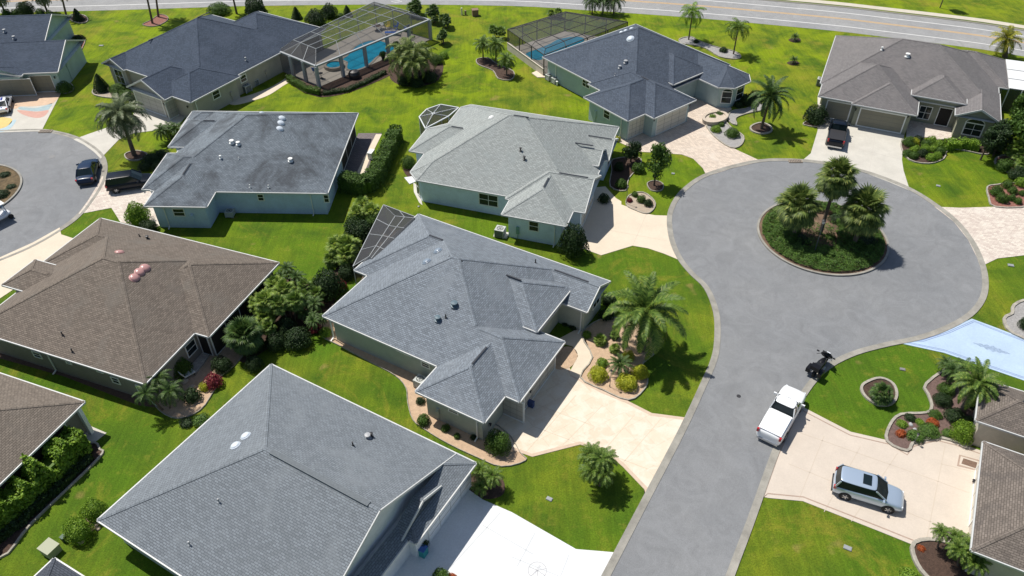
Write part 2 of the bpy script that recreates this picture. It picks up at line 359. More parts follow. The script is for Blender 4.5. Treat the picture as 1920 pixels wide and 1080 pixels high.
D['g'] = pts((900, 800), (960, 720), (1045, 650), (1075, 703), (1130, 733), (1177, 752), (1222, 775), (1283, 783), (1286, 805), (1215, 945), (1208, 918), (1168, 876), (1148, 858), (1120, 845), (1088, 834), (998, 857), (960, 844), (940, 838))
D['gw'] = pts((1040, 640), (1092, 612), (1094, 627), (1111, 670), (1087, 712), (1066, 702), (1084, 668), (1074, 650))
D['h'] = pts((112, 427), (115, 440), (140, 448), (140, 470), (60, 520), (0, 560), (-60, 590), (-80, 515), (0, 483), (62, 455))
D['j'] = pts((860, 905), (905, 937), (960, 961), (1080, 1030), (1151, 1036), (1136, 1080), (1060, 1230), (650, 1200), (660, 1060), (780, 960))
D['s'] = pts((1510, 766), (1560, 792), (1595, 810), (1668, 827), (1699, 846), (1704, 832), (1722, 826), (1740, 822), (1757, 820), (1790, 828), (1860, 853), (1890, 900), (1880, 1050), (1805, 1050), (1714, 1023), (1647, 996), (1505, 940), (1440, 934), (1421, 930), (1450, 850), (1488, 770), (1498, 757))
D['b'] = pts((1692, 645), (1724, 635), (1774, 619), (1822, 598), (1860, 612), (1920, 635), (2600, 900), (2560, 1010), (1920, 714), (1850, 690), (1770, 662))
D['a'] = pts((-40, 140), (60, 165), (118, 168), (78, 246), (0, 249), (-80, 252), (-160, 190))
D['bw'] = pts((240, 150), (262, 190), (352, 215), (330, 240), (250, 250), (223, 262), (196, 290), (189, 298), (176, 285), (158, 272), (138, 262), (165, 252), (200, 240), (235, 228), (250, 215), (255, 200))
D['hr'] = pts((1752, 388), (1800, 390), (1870, 388), (1920, 382), (2100, 370), (2100, 500), (1920, 479), (1870, 485), (1845, 497), (1840, 508), (1832, 484), (1815, 450), (1788, 416))
DM = dict(c=PAVER, d=CONC, dw=PAVER2, e=PAVER2, f=BEIGEC, g=TILE, gw=BEIGEC, h=BEIGEC, j=WHITEC, s=PINKC, b=BLUEC, a=CONC, bw=CONC, hr=PAVER2)
DN = dict(c='driveway', d='driveway', dw='front_path', e='driveway', f='driveway', g='driveway', gw='garden_path', h='driveway', j='driveway', s='driveway', b='driveway', a='driveway', bw='driveway', hr='driveway')
for k, P in D.items():
    sheet(DN[k], P, DM[k], -.1, {'gw': .05, 'dw': .045}.get(k, .036))
JOINT = mat('joint', (.50, .43, .35), .9)
DARKB = mat('border_stain', (.40, .30, .24), .9, var=.2, sc=4)
for k, m, wd, ins, z in (('s', DARKB, .10, .30, .041), ('g', mat('g_border', (.60, .47, .36), .9, var=.15, sc=3), .28, .0, .041), ('b', mat('blue_line', (.16, .22, .42), .85), .05, .22, .041), ('j', mat('j_border', (.70, .72, .72), .9), .06, .35, .041)):
    border('driveway_border', ccw(D[k]), m, wd, z, True, ins)
border('driveway_border', ccw(D['b']), MATS['blue_line'], .05, .041, True, .36)
def joints(pl, m=JOINT, wd=.025):
    b = MB()
    for a, c in pl:
        a, c = U(*a), U(*c); d = (c-a).normalized(); n = Vector((-d.y, d.x, 0))*wd
        b.slab([a-n, c-n, c+n, a+n], .03, .0395)
    return tag(b.build('paving_joints', m), kind='structure')
joints([((1545, 818), (1498, 936)), ((1613, 838), (1545, 980-20)), ((1683, 850), (1596, 978)), ((1772, 835), (1735, 1022)), ((1500, 812), (1750, 900)), ((1750, 900), (1818, 925)), ((1478, 870), (1735, 975)), ((1735, 975), (1800, 1000)), ((1765, 870), (1845, 890))])
joints([((1010, 760), (1115, 800)), ((1080, 742), (985, 850)), ((1130, 760), (1045, 845)), ((1190, 778), (1130, 848)), ((1000, 800), (1215, 880)), ((1240, 785), (1165, 872))], mat('joint2', (.58, .48, .36), .9))
joints([((1003, 1000), (970, 1062)), ((1067, 1040), (1040, 1110)), ((960, 1045), (1120, 1110)), ((940, 960), (830, 1080)), ((905, 985), (1000, 1040))], mat('joint3', (.50, .52, .54), .9))
joints([((1590, 262), (1570, 300)), ((1640, 258), (1630, 322)), ((1540, 262), (1690, 300))], mat('joint4', (.5, .47, .42), .9))
joints([((1186, 461), (1212, 402)), ((1130, 430), (1250, 452))], mat('joint5', (.56, .48, .38), .9))
joints([((160, 262), (250, 240)), ((262, 196), (330, 236))], MATS['joint4'])
# blue driveway medallion
b = MB(); c0, c1, mid = U(1823, 643), U(1896, 665), U(1860, 654)
d = (c1-c0).normalized(); n = Vector((-d.y, d.x, 0)); L = (c1-c0).length
P = []
for i in range(25):
    t = i/24; s = abs(t-.5)*2; wv = .32*(1-s)**.8*(1+.35*math.sin(t*38)); P.append((c0+d*L*t+n*wv, c0+d*L*t-n*wv))
b.slab([p[0] for p in P]+[p[1] for p in P[::-1]], .03, .0395); tag(b.build('driveway_medallion', mat('medallion', (.33, .43, .58), .85, var=.4, sc=6)), kind='structure')
# coloured swirls on the far left driveway
for nm, P, cc in (('driveway_swirl', [(-60, 160), (30, 168), (70, 172), (112, 174), (101, 193), (80, 198), (55, 200), (38, 200), (20, 205), (-80, 205)], (.62, .45, .32)), ('driveway_swirl', [(33, 207), (50, 208), (70, 210), (91, 207), (86, 216), (76, 221), (62, 221), (45, 216), (36, 211)], (.58, .34, .28)), ('driveway_swirl', [(37, 201), (65, 203), (84, 199), (98, 194), (94, 202), (88, 207), (66, 209), (45, 207), (36, 205)], (.36, .46, .48)), ('driveway_swirl', [(-40, 222), (20, 222), (12, 238), (-30, 246), (-60, 240)], (.68, .52, .2)), ('driveway_swirl', [(-80, 240), (0, 243), (24, 226), (30, 228), (8, 247), (-60, 252)], (.42, .55, .6))):
    sheet(nm, smooth(pts(*P), 4), mat('swirl%d' % int(cc[0]*100), cc, .9, var=.15, sc=2), .03, .042 + .003*(cc[1] > .4))
# door-mat panel with a border next to the garage
sheet('brick_inset', pts((1798, 853), (1838, 864), (1834, 884), (1794, 874)), DARKB, .03, .046)
sheet('brick_inset', pts((1801, 856), (1835, 866), (1831, 881), (1798, 872)), PINKC, .03, .050)
sheet('brick_inset', pts((1806, 860), (1832, 868), (1829, 879), (1802, 870)), mat('inset_brick', (.22, .14, .10), .9, var=.4, sc=5), .03, .054)

# concrete side paths
sheet('patio', pts((672, 250), (716, 250), (700, 285), (688, 328), (640, 328), (650, 300)), brick_mat('dark_pavers', (.20, .17, .17), (.15, .13, .13), (.08, .07, .07), .3, .2, .015, gvar=.2), -.1, .03)
sheet('patio_strip', pts((705, 252), (716, 252), (697, 290), (682, 326), (668, 326), (688, 285)), BEIGEC, -.1, .036)
sheet('side_path', smooth(pts((430, 190), (470, 178), (505, 165), (528, 152), (541, 143), (548, 150), (530, 162), (505, 178), (478, 188), (440, 197)), 4), BEIGEC, -.1, .034)
sheet('patio', pts((358, 640), (398, 672), (372, 712), (335, 700), (310, 720), (300, 690)), PAVER2, -.1, .03)
sheet('patio_slab', pts((150, 806), (172, 800), (200, 812), (180, 828), (160, 840)), CONC, -.1, .03)
sheet('air_conditioner_pad', pts((927, 436), (955, 436), (950, 448), (925, 444)), CONC, -.1, .05)
sheet('door_slab', pts((758, 334), (778, 331), (783, 340), (768, 346)), WHITEC, -.1, .1)
sheet('door_slab', pts((997, 138), (1010, 132), (1023, 140), (1022, 146), (1008, 146)), BEIGEC, -.1, .1)
sheet('side_path', pts((775, 342), (786, 350), (792, 385), (786, 380), (776, 360)), CONC, -.1, .02)
# planting beds
BEDS = []
def bed(P, m, edge=True, z=.05, n=4, sm=True, ew=.16):
    Q = smooth(pts(*P), n) if sm else pts(*P); Q = ccw(Q)
    o = sheet('planting_bed', Q, m, -.1, z)
    if edge:
        b = MB(); A, B = offset_line(Q, -.02, True), offset_line(Q, ew, True); strip(b, offset_line(Q, -ew, True), Q, -.05, z+.09, True); tag(b.build('bed_edging', EDGE), kind='structure')
bed([(1092, 628), (1128, 600), (1165, 600), (1205, 612), (1232, 632), (1233, 655), (1215, 672), (1203, 685), (1213, 712), (1205, 732), (1178, 750), (1130, 731), (1089, 708), (1112, 671)], GRAVEL, n=3, ew=.1)
bed([(1050, 655), (1073, 652), (1083, 668), (1068, 690), (1040, 690)], GRAVEL, False)
bed([(596, 590), (600, 627), (640, 650), (700, 682), (742, 705), (762, 728), (765, 755), (775, 788), (800, 808), (840, 832), (895, 858), (940, 875), (985, 864), (975, 850), (935, 800), (800, 740), (780, 700), (700, 640)], GRAVEL, n=3, ew=.05, z=.03)
bed([(430, 640), (455, 680), (500, 655), (545, 635), (600, 612), (640, 545), (690, 480), (700, 415), (715, 395), (700, 430), (660, 470), (625, 510), (600, 545), (570, 528), (535, 520), (515, 535), (480, 590)], MULCH, False, z=.02)
bed([(300, 770), (335, 785), (375, 770), (400, 735), (415, 705), (440, 685), (470, 645), (455, 620), (410, 645), (370, 700), (330, 720), (290, 745)], GRAVEL, n=3, ew=.05, z=.035)
bed([(-60, 690), (0, 672), (120, 706), (260, 760), (300, 765), (262, 722), (0, 640), (-60, 620)], mat('brown_bed', (.12, .075, .055), .95, var=.3, sc=4, var2=.3, sc2=30), False, z=.015, sm=False)
bed([(-80, 1010), (0, 1045), (60, 980), (182, 862), (186, 845), (165, 835), (60, 900), (-40, 960)], MULCH, z=.05, ew=.14)
bed([(1625, 720), (1650, 712), (1672, 722), (1678, 742), (1668, 757), (1645, 758), (1625, 745), (1617, 730)], MULCH, z=.07, ew=.2)
bed([(1738, 722), (1790, 690), (1845, 712), (1835, 760), (1820, 800), (1818, 832), (1795, 828), (1757, 819), (1738, 822), (1708, 830), (1699, 844), (1665, 828), (1670, 800), (1690, 780), (1738, 777), (1749, 762), (1742, 740)], mat('brown_mulch', (.17, .11, .095), .95, var=.4, sc=5, var2=.3, sc2=30, bump=.02), z=.06, n=3, ew=.2)
bed([(1716, 1022), (1760, 1018), (1830, 1045), (1840, 1120), (1780, 1110), (1738, 1080), (1718, 1050)], MULCH, z=.1, n=3, ew=.25)
bed([(1690, 275), (1700, 262), (1745, 264), (1800, 262), (1850, 270), (1850, 290), (1795, 280), (1775, 282), (1768, 298), (1740, 307), (1705, 300)], MULCH, z=.05, n=3, ew=.12)
bed([(1868, 300), (1890, 292), (1960, 295), (1960, 345), (1925, 345), (1893, 325), (1872, 312)], REDMULCH, z=.06, n=3, ew=.2)
bed([(1852, 352), (1870, 348), (1895, 345), (1930, 350), (1930, 385), (1866, 388), (1855, 372)], REDMULCH, z=.05, n=3, ew=.14)
bed([(1885, 600), (1900, 590), (1903, 575), (1930, 570), (1960, 640), (1900, 625)], GREYGRAVEL, z=.06, n=3, ew=.25)
bed([(1175, 385), (1180, 368), (1205, 362), (1226, 378), (1225, 392), (1212, 401), (1190, 394)], mat('tan_gravel', (.42, .35, .27), .95, var=.2, sc=4, var2=.25, sc2=30), z=.05, n=3, ew=.1)
bed([(1150, 300), (1195, 296), (1200, 310), (1178, 335), (1172, 358), (1145, 350), (1148, 320)], MULCH, z=.03, n=3, ew=.1)
bed([(1214, 345), (1228, 340), (1242, 346), (1240, 357), (1222, 358)], MULCH, z=.04, ew=.08)
bed([(1325, 232), (1352, 225), (1372, 243), (1392, 256), (1388, 272), (1370, 277), (1340, 256)], GREYGRAVEL, z=.06, n=3, ew=.16)
bed([(1372, 210), (1400, 205), (1425, 195), (1433, 205), (1400, 213), (1378, 222), (1380, 235), (1366, 225)], GREYGRAVEL, z=.05, n=3, ew=.14)
bed([(1410, 238), (1427, 232), (1442, 238), (1444, 247), (1427, 251), (1411, 246)], MULCH, z=.07, ew=.2)
bed([(1275, 74), (1295, 70), (1310, 78), (1345, 90), (1375, 97), (1388, 106), (1380, 111), (1350, 107), (1325, 92), (1300, 85), (1278, 82)], GREYGRAVEL, z=.05, n=3, ew=.12)
bed([(895, 112), (915, 110), (930, 120), (962, 135), (958, 150), (935, 148), (925, 133), (898, 122)], MULCH, z=.05, n=3, ew=.1)
bed([(735, 135), (800, 112), (830, 118), (822, 150), (780, 163), (740, 155)], MULCH, False, z=.03)
bed([(534, 140), (560, 168), (590, 180), (612, 182), (660, 172), (735, 140), (790, 105), (700, 100), (600, 130)], MULCH, False, z=.04, n=3)
bed([(268, 47), (285, 38), (300, 28), (315, 33), (310, 42), (290, 50)], REDMULCH, z=.04, ew=.06)
bed([(176, 170), (190, 162), (215, 170), (245, 172), (255, 190), (230, 185), (200, 183), (178, 178)], mat('light_bed', (.45, .38, .3), .95, var=.4, sc=4), z=.05, ew=.14)
bed([(236, 290), (256, 284), (275, 290), (262, 300), (242, 300)], MULCH, z=.05, ew=.12)
bed([(128, 68), (134, 80), (145, 105), (150, 100), (160, 76), (150, 68)], REDMULCH, z=.04, ew=.05)
bed([(130, 36), (150, 44), (164, 40), (158, 30), (135, 28)], MULCH, z=.04, ew=.12)
bed([(110, 165), (118, 150), (135, 160), (136, 170), (120, 175)], MULCH, z=.04, ew=.1)
bed([(1507, 232), (1525, 225), (1542, 226), (1532, 238), (1512, 236)], MULCH, z=.05, ew=.1)
for p in ((1490, 75), (1487, 118)):
    bed([(p[0]-12, p[1]), (p[0], p[1]-4), (p[0]+12, p[1]), (p[0], p[1]+5)], MULCH, z=.03, ew=.04, edge=False)
bed([(170, 950), (195, 965), (180, 990), (160, 1000), (150, 990)], GRAVEL, False, z=.03)
bed([(755, 315), (768, 300), (780, 330), (768, 335)], MULCH, False, z=.03)
bed([(845, 905), (880, 890), (935, 890), (945, 925), (905, 935)], MULCH, False, z=.025)
# roundabout island
def circ_island(name, cpts, mm, zt=.1, kw=.2):
    ps = [U(*p) for p in cpts]; mu = sum(ps, Vector())/len(ps); ps = [q-mu for q in ps]; A = [[p.x, p.y, 1] for p in ps]; Bv = [p.x**2+p.y**2 for p in ps]
    M3 = Matrix([[sum(a[i]*a[j] for a in A) for j in range(3)] for i in range(3)]); rv = Vector([sum(a[i]*b for a, b in zip(A, Bv)) for i in range(3)])
    s = M3.inverted() @ rv; c = Vector((s.x/2, s.y/2, 0)); r = math.sqrt(s.z+c.x**2+c.y**2)
    c = c+mu; ring = [c+Vector((math.cos(t), math.sin(t), 0))*r for t in [2*math.pi*k/72 for k in range(72)]]
    sheet(name, [c+(p-c)*((r-kw)/r) for p in ring], mm, -.1, zt)
    b = MB(); strip(b, ring, [c+(p-c)*((r-kw)/r) for p in ring], -.1, zt+.06, True); tag(b.build('island_kerb', CURB), kind='structure')
    return c, r
ISC, ISR = circ_island('roundabout_island', [(1419, 425), (1430, 400), (1417, 432), (1432, 460), (1440, 467), (1485, 497), (1540, 515), (1590, 521), (1627, 512), (1652, 497), (1666, 475), (1666, 460), (1657, 440)], mat('island_mulch', (.20, .13, .085), .95, var=.5, sc=1.2, var2=.35, sc2=20, bump=.03, bsc=14))
IS2, IS2R = circ_island('side_island', [(0, 309), (25, 318), (42, 342), (40, 356), (26, 372), (5, 387)], mat('side_mulch', (.17, .12, .06), .95, var=.6, sc=2.5, var2=.4, sc2=18, bump=.03, bsc=14))
# manholes and covers
METAL = mat('grey_cover', (.30, .32, .33), .6, var=.2, sc=8)
DKM = mat('dark_metal', (.03, .03, .033), .5)
def disc(name, px, r, m, z=.012, label=None, cat='manhole cover'):
    p = U(*px); b = MB(); b.lathe((p.x, p.y, 0), [(r, 0), (r, z+.012), (r*.9, z+.016), (0, z+.016)], 20); return tag(b.build(name, m), label, cat)
disc('manhole_cover', (1385, 743), .17, DKM, label='small dark round valve cover set in the asphalt left of the white pickup', cat='utility cover')
disc('manhole_cover', (98, 294), .35, mat('iron', (.2, .2, .2), .7), label='round iron manhole cover in the asphalt of the left cul-de-sac', cat='manhole cover')
def cover(px, sz, rz, label, m=METAL):
    p = U(*px); b = MB(); b.box((p.x, p.y, .03), (sz[0], sz[1], .08), Matrix.Rotation(rz, 3, 'Z')); b.box((p.x, p.y, .08), (sz[0]*.85, sz[1]*.85, .02), Matrix.Rotation(rz, 3, 'Z')); return tag(b.build('utility_cover', m), label, 'utility cover')
cover((1030, 936), (.42, .28), -.5, 'grey rectangular utility cover in the lawn beside the white concrete driveway')
cover((1589, 1028), (.5, .32), -.5, 'grey rectangular utility cover in the lawn below the silver SUV')
cover((1692, 693), (.4, .28), -.3, 'dark grey utility cover in the lawn above the ringed grass clump', mat('cover_dark', (.2, .2, .2), .7))
cover((1759, 349), (.4, .3), -.4, 'small grey utility cover in the lawn right of the concrete driveway with the black pickup')
cover((1895, 498), (.5, .35), -.3, 'pale utility cover in the lawn below the paver driveway at the right edge')
cover((1262, 326), (.35, .25), -.3, 'light utility cover in the lawn beside the small tree above the beige driveway')
cover((190, 86), (.6, .35), 0, 'pale utility cover in the lawn between the two dark roofed houses at the top left')

# round spoked emblem stencilled on the white driveway
EMB = mat('emblem_grey', (.42, .42, .44), .85); ec = U(1007.5, 1070); b = MB(); er = .60
rg = [ec+Vector((math.cos(t), math.sin(t), 0))*er for t in [2*math.pi*k/48 for k in range(48)]]
strip(b, rg, [ec+(q-ec)*.93 for q in rg], .03, .0405, True)
for q in (U(992, 1063), U(1022, 1080), U(1022, 1067), U(1009, 1088), U(994, 1082)):
    d = (q-ec).normalized(); n = Vector((-d.y, d.x, 0))*.022; b.slab([ec-n, ec+d*er*.95-n, ec+d*er*.95+n, ec+n], .03, .0405)
tag(b.build('driveway_emblem', EMB), kind='structure')
fc = bpy.data.curves.new('emblem_word', 'FONT'); fc.body = 'MARINE'; fc.size = .22; fc.align_x = 'CENTER'; fc.align_y = 'CENTER'; fo = bpy.data.objects.new('emblem_word', fc); COL.objects.link(fo)
me = bpy.data.meshes.new_from_object(fo); bpy.data.objects.remove(fo); me.materials.clear(); me.materials.append(EMB); wo = bpy.data.objects.new('emblem_word', me); COL.objects.link(wo)
q0, q1 = U(1000, 1080), U(1015, 1060); wo.location = (ec.x-.03, ec.y+.02, .0425); wo.rotation_euler.z = math.atan2(q1.y-q0.y, q1.x-q0.x); wo['kind'] = 'structure'

def drain(px, a, label):
    p = U(*px); rt = thing('storm_drain', (p.x, p.y, 0), a, label, 'storm drain'); b = MB(); b.box((0, 0, .05), (1.5, .62, .10)); b.build('frame', mat('drain_concrete', (.30, .25, .2), .9, var=.3, sc=3), rt)
    b = MB()
    for k in range(7): b.box((-.55+k*.18, 0, .105), (.05, .5, .02))
    b.build('grate', DKM, rt)
drain((1491, 303), math.atan2(U(1500, 303).y-U(1480, 303).y, U(1500, 303).x-U(1480, 303).x), 'brown storm drain in the kerb at the top of the main cul-de-sac')
drain((86, 247), 0.0, 'storm drain in the kerb at the top of the left cul-de-sac')
# ================================================================ HOUSES
E0 = 2.9; OVH = .5
def clipf(P, A, B, C):
    out = []
    for i in range(len(P)):
        p, q = P[i-1], P[i]; a = A*p[0]+B*p[1]+C; b = A*q[0]+B*q[1]+C
        if (a >= 0) != (b >= 0):
            t = a/(a-b); out.append((p[0]+(q[0]-p[0])*t, p[1]+(q[1]-p[1])*t))
        if b >= 0: out.append(q)
    return out
def area(P): return .5*sum(P[i-1][0]*P[i][1]-P[i][0]*P[i-1][1] for i in range(len(P)))
def edges(P):
    r = []
    for i in range(len(P)):
        a, b = P[i], P[(i+1) % len(P)]; dx, dy = b[0]-a[0], b[1]-a[1]; L = math.hypot(dx, dy); nx, ny = -dy/L, dx/L
        r.append((nx, ny, -(nx*a[0]+ny*a[1])))
    return r
def inset(P, d):
    e = edges(P); out = []
    for i in range(len(P)):
        a, b = e[i-1], e[i]; ca, cb_ = a[2]-d, b[2]-d; det = a[0]*b[1]-b[0]*a[1]
        out.append(((-ca*b[1]+cb_*a[1])/det, (-a[0]*cb_+b[0]*ca)/det))
    return out
def R(a0, a1, b0, b1): return [(a0, b0), (a1, b0), (a1, b1), (a0, b1)]    # edges: 0 near, 1 right, 2 far, 3 left
def subtract(P, cons):
    rest = P; out = []
    for (A, B, C) in cons:
        o = clipf(rest, -A, -B, -C)
        if len(o) > 2 and abs(area(o)) > 1e-4: out.append(o)
        rest = clipf(rest, A, B, C)
        if len(rest) < 3 or abs(area(rest)) < 1e-5: return out
    return out
class House:
    def __init__(h, name, o, d, blocks, label, roof, wall, trim, pitch=.5, origin=None, wallh=0, soff=None, cap=None):
        O = U(o[0], o[1], E0); u = U(d[0], d[1], E0)-O; u.z = 0; u.normalize(); h.O = Vector((O.x, O.y, 0)); h.u = u; h.n = Vector((-u.y, u.x, 0)); h.p = pitch
        h.wallm, h.trim, h.roofm = wall, trim, roof
        h.B = []
        for bl in blocks:
            P, gab, z0 = bl[0], bl[1] if len(bl) > 1 else (), bl[2] if len(bl) > 2 else E0
            opn = bl[3] if len(bl) > 3 else False
            h.B.append(dict(P=P, g=set(gab), z=z0, e=edges(P), W=inset(P, OVH), open=opn, p=bl[4] if len(bl) > 4 else pitch))
        c = h.O+h.u*h.B[0]['P'][0][0]+h.n*h.B[0]['P'][0][1]
        h.c = Vector((c.x, c.y, 0)); h.root = thing(name, h.c, 0, label, 'house')
        h.walls = []; h.build()
    def L(h, a, b, z): return h.O+h.u*a+h.n*b+Vector((0, 0, z))-h.c      # relative to the root
    def loc(h, p): q = Vector((p.x, p.y, 0))-h.O; return q.dot(h.u), q.dot(h.n)
    def bh(h, k, a, b):
        B = h.B[k]; return B['z']+min([B['p']*(e[0]*a+e[1]*b+e[2]) for i, e in enumerate(B['e']) if i not in B['g']])
    def inside(h, k, a, b, tol=0): return all(e[0]*a+e[1]*b+e[2] >= tol for e in h.B[k]['e'])
    def rz(h, a, b):
        z = [h.bh(k, a, b) for k in range(len(h.B)) if h.inside(k, a, b)]; return max(z) if z else None
    def hit(h, px, py):
        z = 9.0
        while z > 2:
            p = U(px, py, z); a, b = h.loc(p); r = h.rz(a, b)
            if r is not None and r >= z: return a, b, r
            z -= .02
        return None
    def build(h):
        rf, sf, fa, wl, cp = MB(), MB(), MB(), MB(), MB()
        for k, B in enumerate(h.B):
            same = [j for j in range(len(h.B)) if j != k and h.B[j]['z'] == B['z']]
            hips = [i for i in range(len(B['P'])) if i not in B['g']]
            for i in hips:
                F = B['P']; ei = B['e'][i]
                for j in hips:
                    if j != i: ej = B['e'][j]; F = clipf(F, ej[0]-ei[0], ej[1]-ei[1], ej[2]-ei[2])
                    if len(F) < 3: break
                if len(F) < 3: continue
                # hip and ridge caps
                if h.cap_ok(B):
                    for q in range(len(F)):
                        a, b = F[q-1], F[q]; m = ((a[0]+b[0])/2, (a[1]+b[1])/2)
                        if math.hypot(a[0]-b[0], a[1]-b[1]) < .4 or any(abs(e[0]*m[0]+e[1]*m[1]+e[2]) < .02 for e in B['e']): continue
                        nb = min((j for j in hips if j != i), key=lambda j: abs((B['e'][j][0]-ei[0])*m[0]+(B['e'][j][1]-ei[1])*m[1]+B['e'][j][2]-ei[2]))
                        if nb < i: continue
                        N = max(2, int(math.hypot(a[0]-b[0], a[1]-b[1])/.25)); run = []; l0 = math.hypot(b[0]-a[0], b[1]-a[1]); ux, uy = -(b[1]-a[1])/l0*.3, (b[0]-a[0])/l0*.3
                        for s in range(N+1):
                            x, y = a[0]+(b[0]-a[0])*s/N, a[1]+(b[1]-a[1])*s/N; z = h.bh(k, x, y)
                            vis = all(not h.inside(j, x, y) or h.bh(j, x, y) <= z+.01 for j in range(len(h.B)) if j != k) and all((h.rz(x+s_*ux, y+s_*uy) or 0) < z-.04 for s_ in (-1, 1))
                            if vis: run.append((x, y, z))
                            if (not vis or s == N):
                                if len(run) > 1:
                                    dx, dy = b[0]-a[0], b[1]-a[1]; l = math.hypot(dx, dy); nx, ny = -dy/l*.13, dx/l*.13
                                    A_, B_ = run[0], run[-1]
                                    def sd(pt, s_):
                                        x, y = pt[0]+s_*nx, pt[1]+s_*ny; return h.L(x, y, h.bh(k, x, y)+.03)
                                    for s_ in (1, -1): cp.face([h.L(A_[0], A_[1], A_[2]+.035), h.L(B_[0], B_[1], B_[2]+.035), sd(B_, s_), sd(A_, s_)][::s_], uv=[(0, 0), (l, 0), (l, .14), (0, .14)])
                                run = []
                pieces = [F]
                for j in same:
                    C = h.B[j]; eps = 1e-4 if j > k else -1e-4
                    if k < j and False: pass
                    cons = []
                    for jj, e in enumerate(C['e']):
                        if jj not in C['g']:
                            cons.append((C['p']*e[0]-B['p']*ei[0], C['p']*e[1]-B['p']*ei[1], C['p']*e[2]-B['p']*ei[2]-eps))
                    for e in C['e']: cons.append((e[0], e[1], e[2]+ (0 if j > k else 1e-4)))
                    new = []
                    for pc in pieces:
                        new += h.sub(pc, cons)
                    pieces = new
                sl = math.sqrt(1+B['p']**2)
                tx, ty = ei[1], -ei[0]
                for pc in pieces:
                    rf.face([h.L(x, y, B['z']+B['p']*(ei[0]*x+ei[1]*y+ei[2])) for x, y in pc], uv=[((x*tx+y*ty)+k*3.7, (ei[0]*x+ei[1]*y+ei[2])*sl) for x, y in pc])
            # soffit
            pcs = [B['P']]
            for j in same:
                if j < k:
                    new = []
                    for pc in pcs: new += subtract(pc, h.B[j]['e'])
                    pcs = new
            for pc in pcs: sf.face([h.L(x, y, B['z']-.13) for x, y in pc][::-1])
            # eaves
            for i in range(len(B['P'])):
                a, b = B['P'][i], B['P'][(i+1) % len(B['P'])]
                if i in B['g']:
                    N = 24; prof = [(a[0]+(b[0]-a[0])*s/N, a[1]+(b[1]-a[1])*s/N) for s in range(N+1)]; pk = max(prof, key=lambda q: h.bh(k, *q))
                    e = B['e'][i]; o = (-e[0]*.02, -e[1]*.02)
                    for s, t in ((a, pk), (pk, b)):
                        tt = [q_/40 for q_ in range(41) if all(j_ == k or not h.inside(j_, s[0]+(t[0]-s[0])*q_/40, s[1]+(t[1]-s[1])*q_/40) or h.bh(j_, s[0]+(t[0]-s[0])*q_/40, s[1]+(t[1]-s[1])*q_/40) < h.bh(k, s[0]+(t[0]-s[0])*q_/40, s[1]+(t[1]-s[1])*q_/40)-.02 for j_ in range(len(h.B)))]
                        if len(tt) < 2: continue
                        s, t = tuple(s[q_]+(t[q_]-s[q_])*tt[0] for q_ in (0, 1)), tuple(s[q_]+(t[q_]-s[q_])*tt[-1] for q_ in (0, 1))
                        if math.hypot(s[0]-t[0], s[1]-t[1]) > .05:
                            fa.beam(h.L(s[0]+o[0], s[1]+o[1], h.bh(k, *s)-.07), h.L(t[0]+o[0], t[1]+o[1], h.bh(k, *t)-.07), .07, .2)
                    # gable wall
                    w0, w1 = B['W'][i], B['W'][(i+1) % len(B['P'])]
                    pr = [(w0[0]+(w1[0]-w0[0])*s/N, w0[1]+(w1[1]-w0[1])*s/N) for s in range(N+1)]
                    wl.face([h.L(w0[0], w0[1], B['z']-.2), h.L(w1[0], w1[1], B['z']-.2)]+[h.L(x, y, h.bh(k, x, y)-.04) for x, y in pr[::-1]])
                    continue
                for s, t in h.free(a, b, k, same, 'P'):
                    e = B['e'][i]; ox, oy = -e[0]*.05, -e[1]*.05
                    fa.beam(h.L(s[0]+ox, s[1]+oy, B['z']-.075), h.L(t[0]+ox, t[1]+oy, B['z']-.075), .085, .14)
            if not B['open']:
                for i in range(len(B['W'])):
                    a, b = B['W'][i], B['W'][(i+1) % len(B['W'])]
                    others = [j for j in range(len(h.B)) if j != k and not h.B[j]['open'] and (h.B[j]['z'] >= B['z'] or True)]
                    for s, t in h.free(a, b, k, others, 'W'):
                        wl.face([h.L(s[0], s[1], -.1), h.L(t[0], t[1], -.1), h.L(t[0], t[1], B['z']-.1), h.L(s[0], s[1], B['z']-.1)])
                        h.walls.append((s, t, B['e'][i], B['z']))
            else:   # open porch: beam and corner columns
                Q = inset(B['P'], .3)
                for i in range(len(Q)):
                    a, b = Q[i], Q[(i+1) % len(Q)]; wl.beam(h.L(*a, B['z']-.36), h.L(*b, B['z']-.36), .25, .46)
                for i in B['open']: wl.box(h.L(*Q[i], (B['z']-.5)/2), (.32, .32, B['z']-.5), Matrix.Rotation(math.atan2(h.u.y, h.u.x), 3, 'Z'))
        h.wall = wl.build('wall', h.wallm, h.root); h.roof = rf.build('roof', h.roofm, h.root)
        if cp.f: cp.build('ridge_cap', h.roofm, h.roof)
        fa.build('gutter', GUT, h.roof); sf.build('soffit', h.trim, h.roof)
    def cap_ok(h, B): return True
    def sub(h, P, cons): return subtract(P, cons)
    def free(h, a, b, k, others, key):
        """parts of a-b not inside the other blocks"""
        iv = [(0.0, 1.0)]
        for j in others:
            C = h.B[j][key]; t0, t1 = 0.0, 1.0; tol = .002 if j > k else -.002
            for e in edges(C):
                da = e[0]*a[0]+e[1]*a[1]+e[2]-tol; db = e[0]*b[0]+e[1]*b[1]+e[2]-tol
                if da < 0 and db < 0: t0, t1 = 1, 0; break
                if da < 0 <= db: t0 = max(t0, da/(da-db))
                elif db < 0 <= da: t1 = min(t1, da/(da-db))
            if t1 > t0:
                new = []
                for s, t in iv:
                    if t0 > s: new.append((s, min(t, t0)))
                    if t1 < t: new.append((max(s, t1), t))
                iv = [(s, t) for s, t in new if t-s > 1e-4]
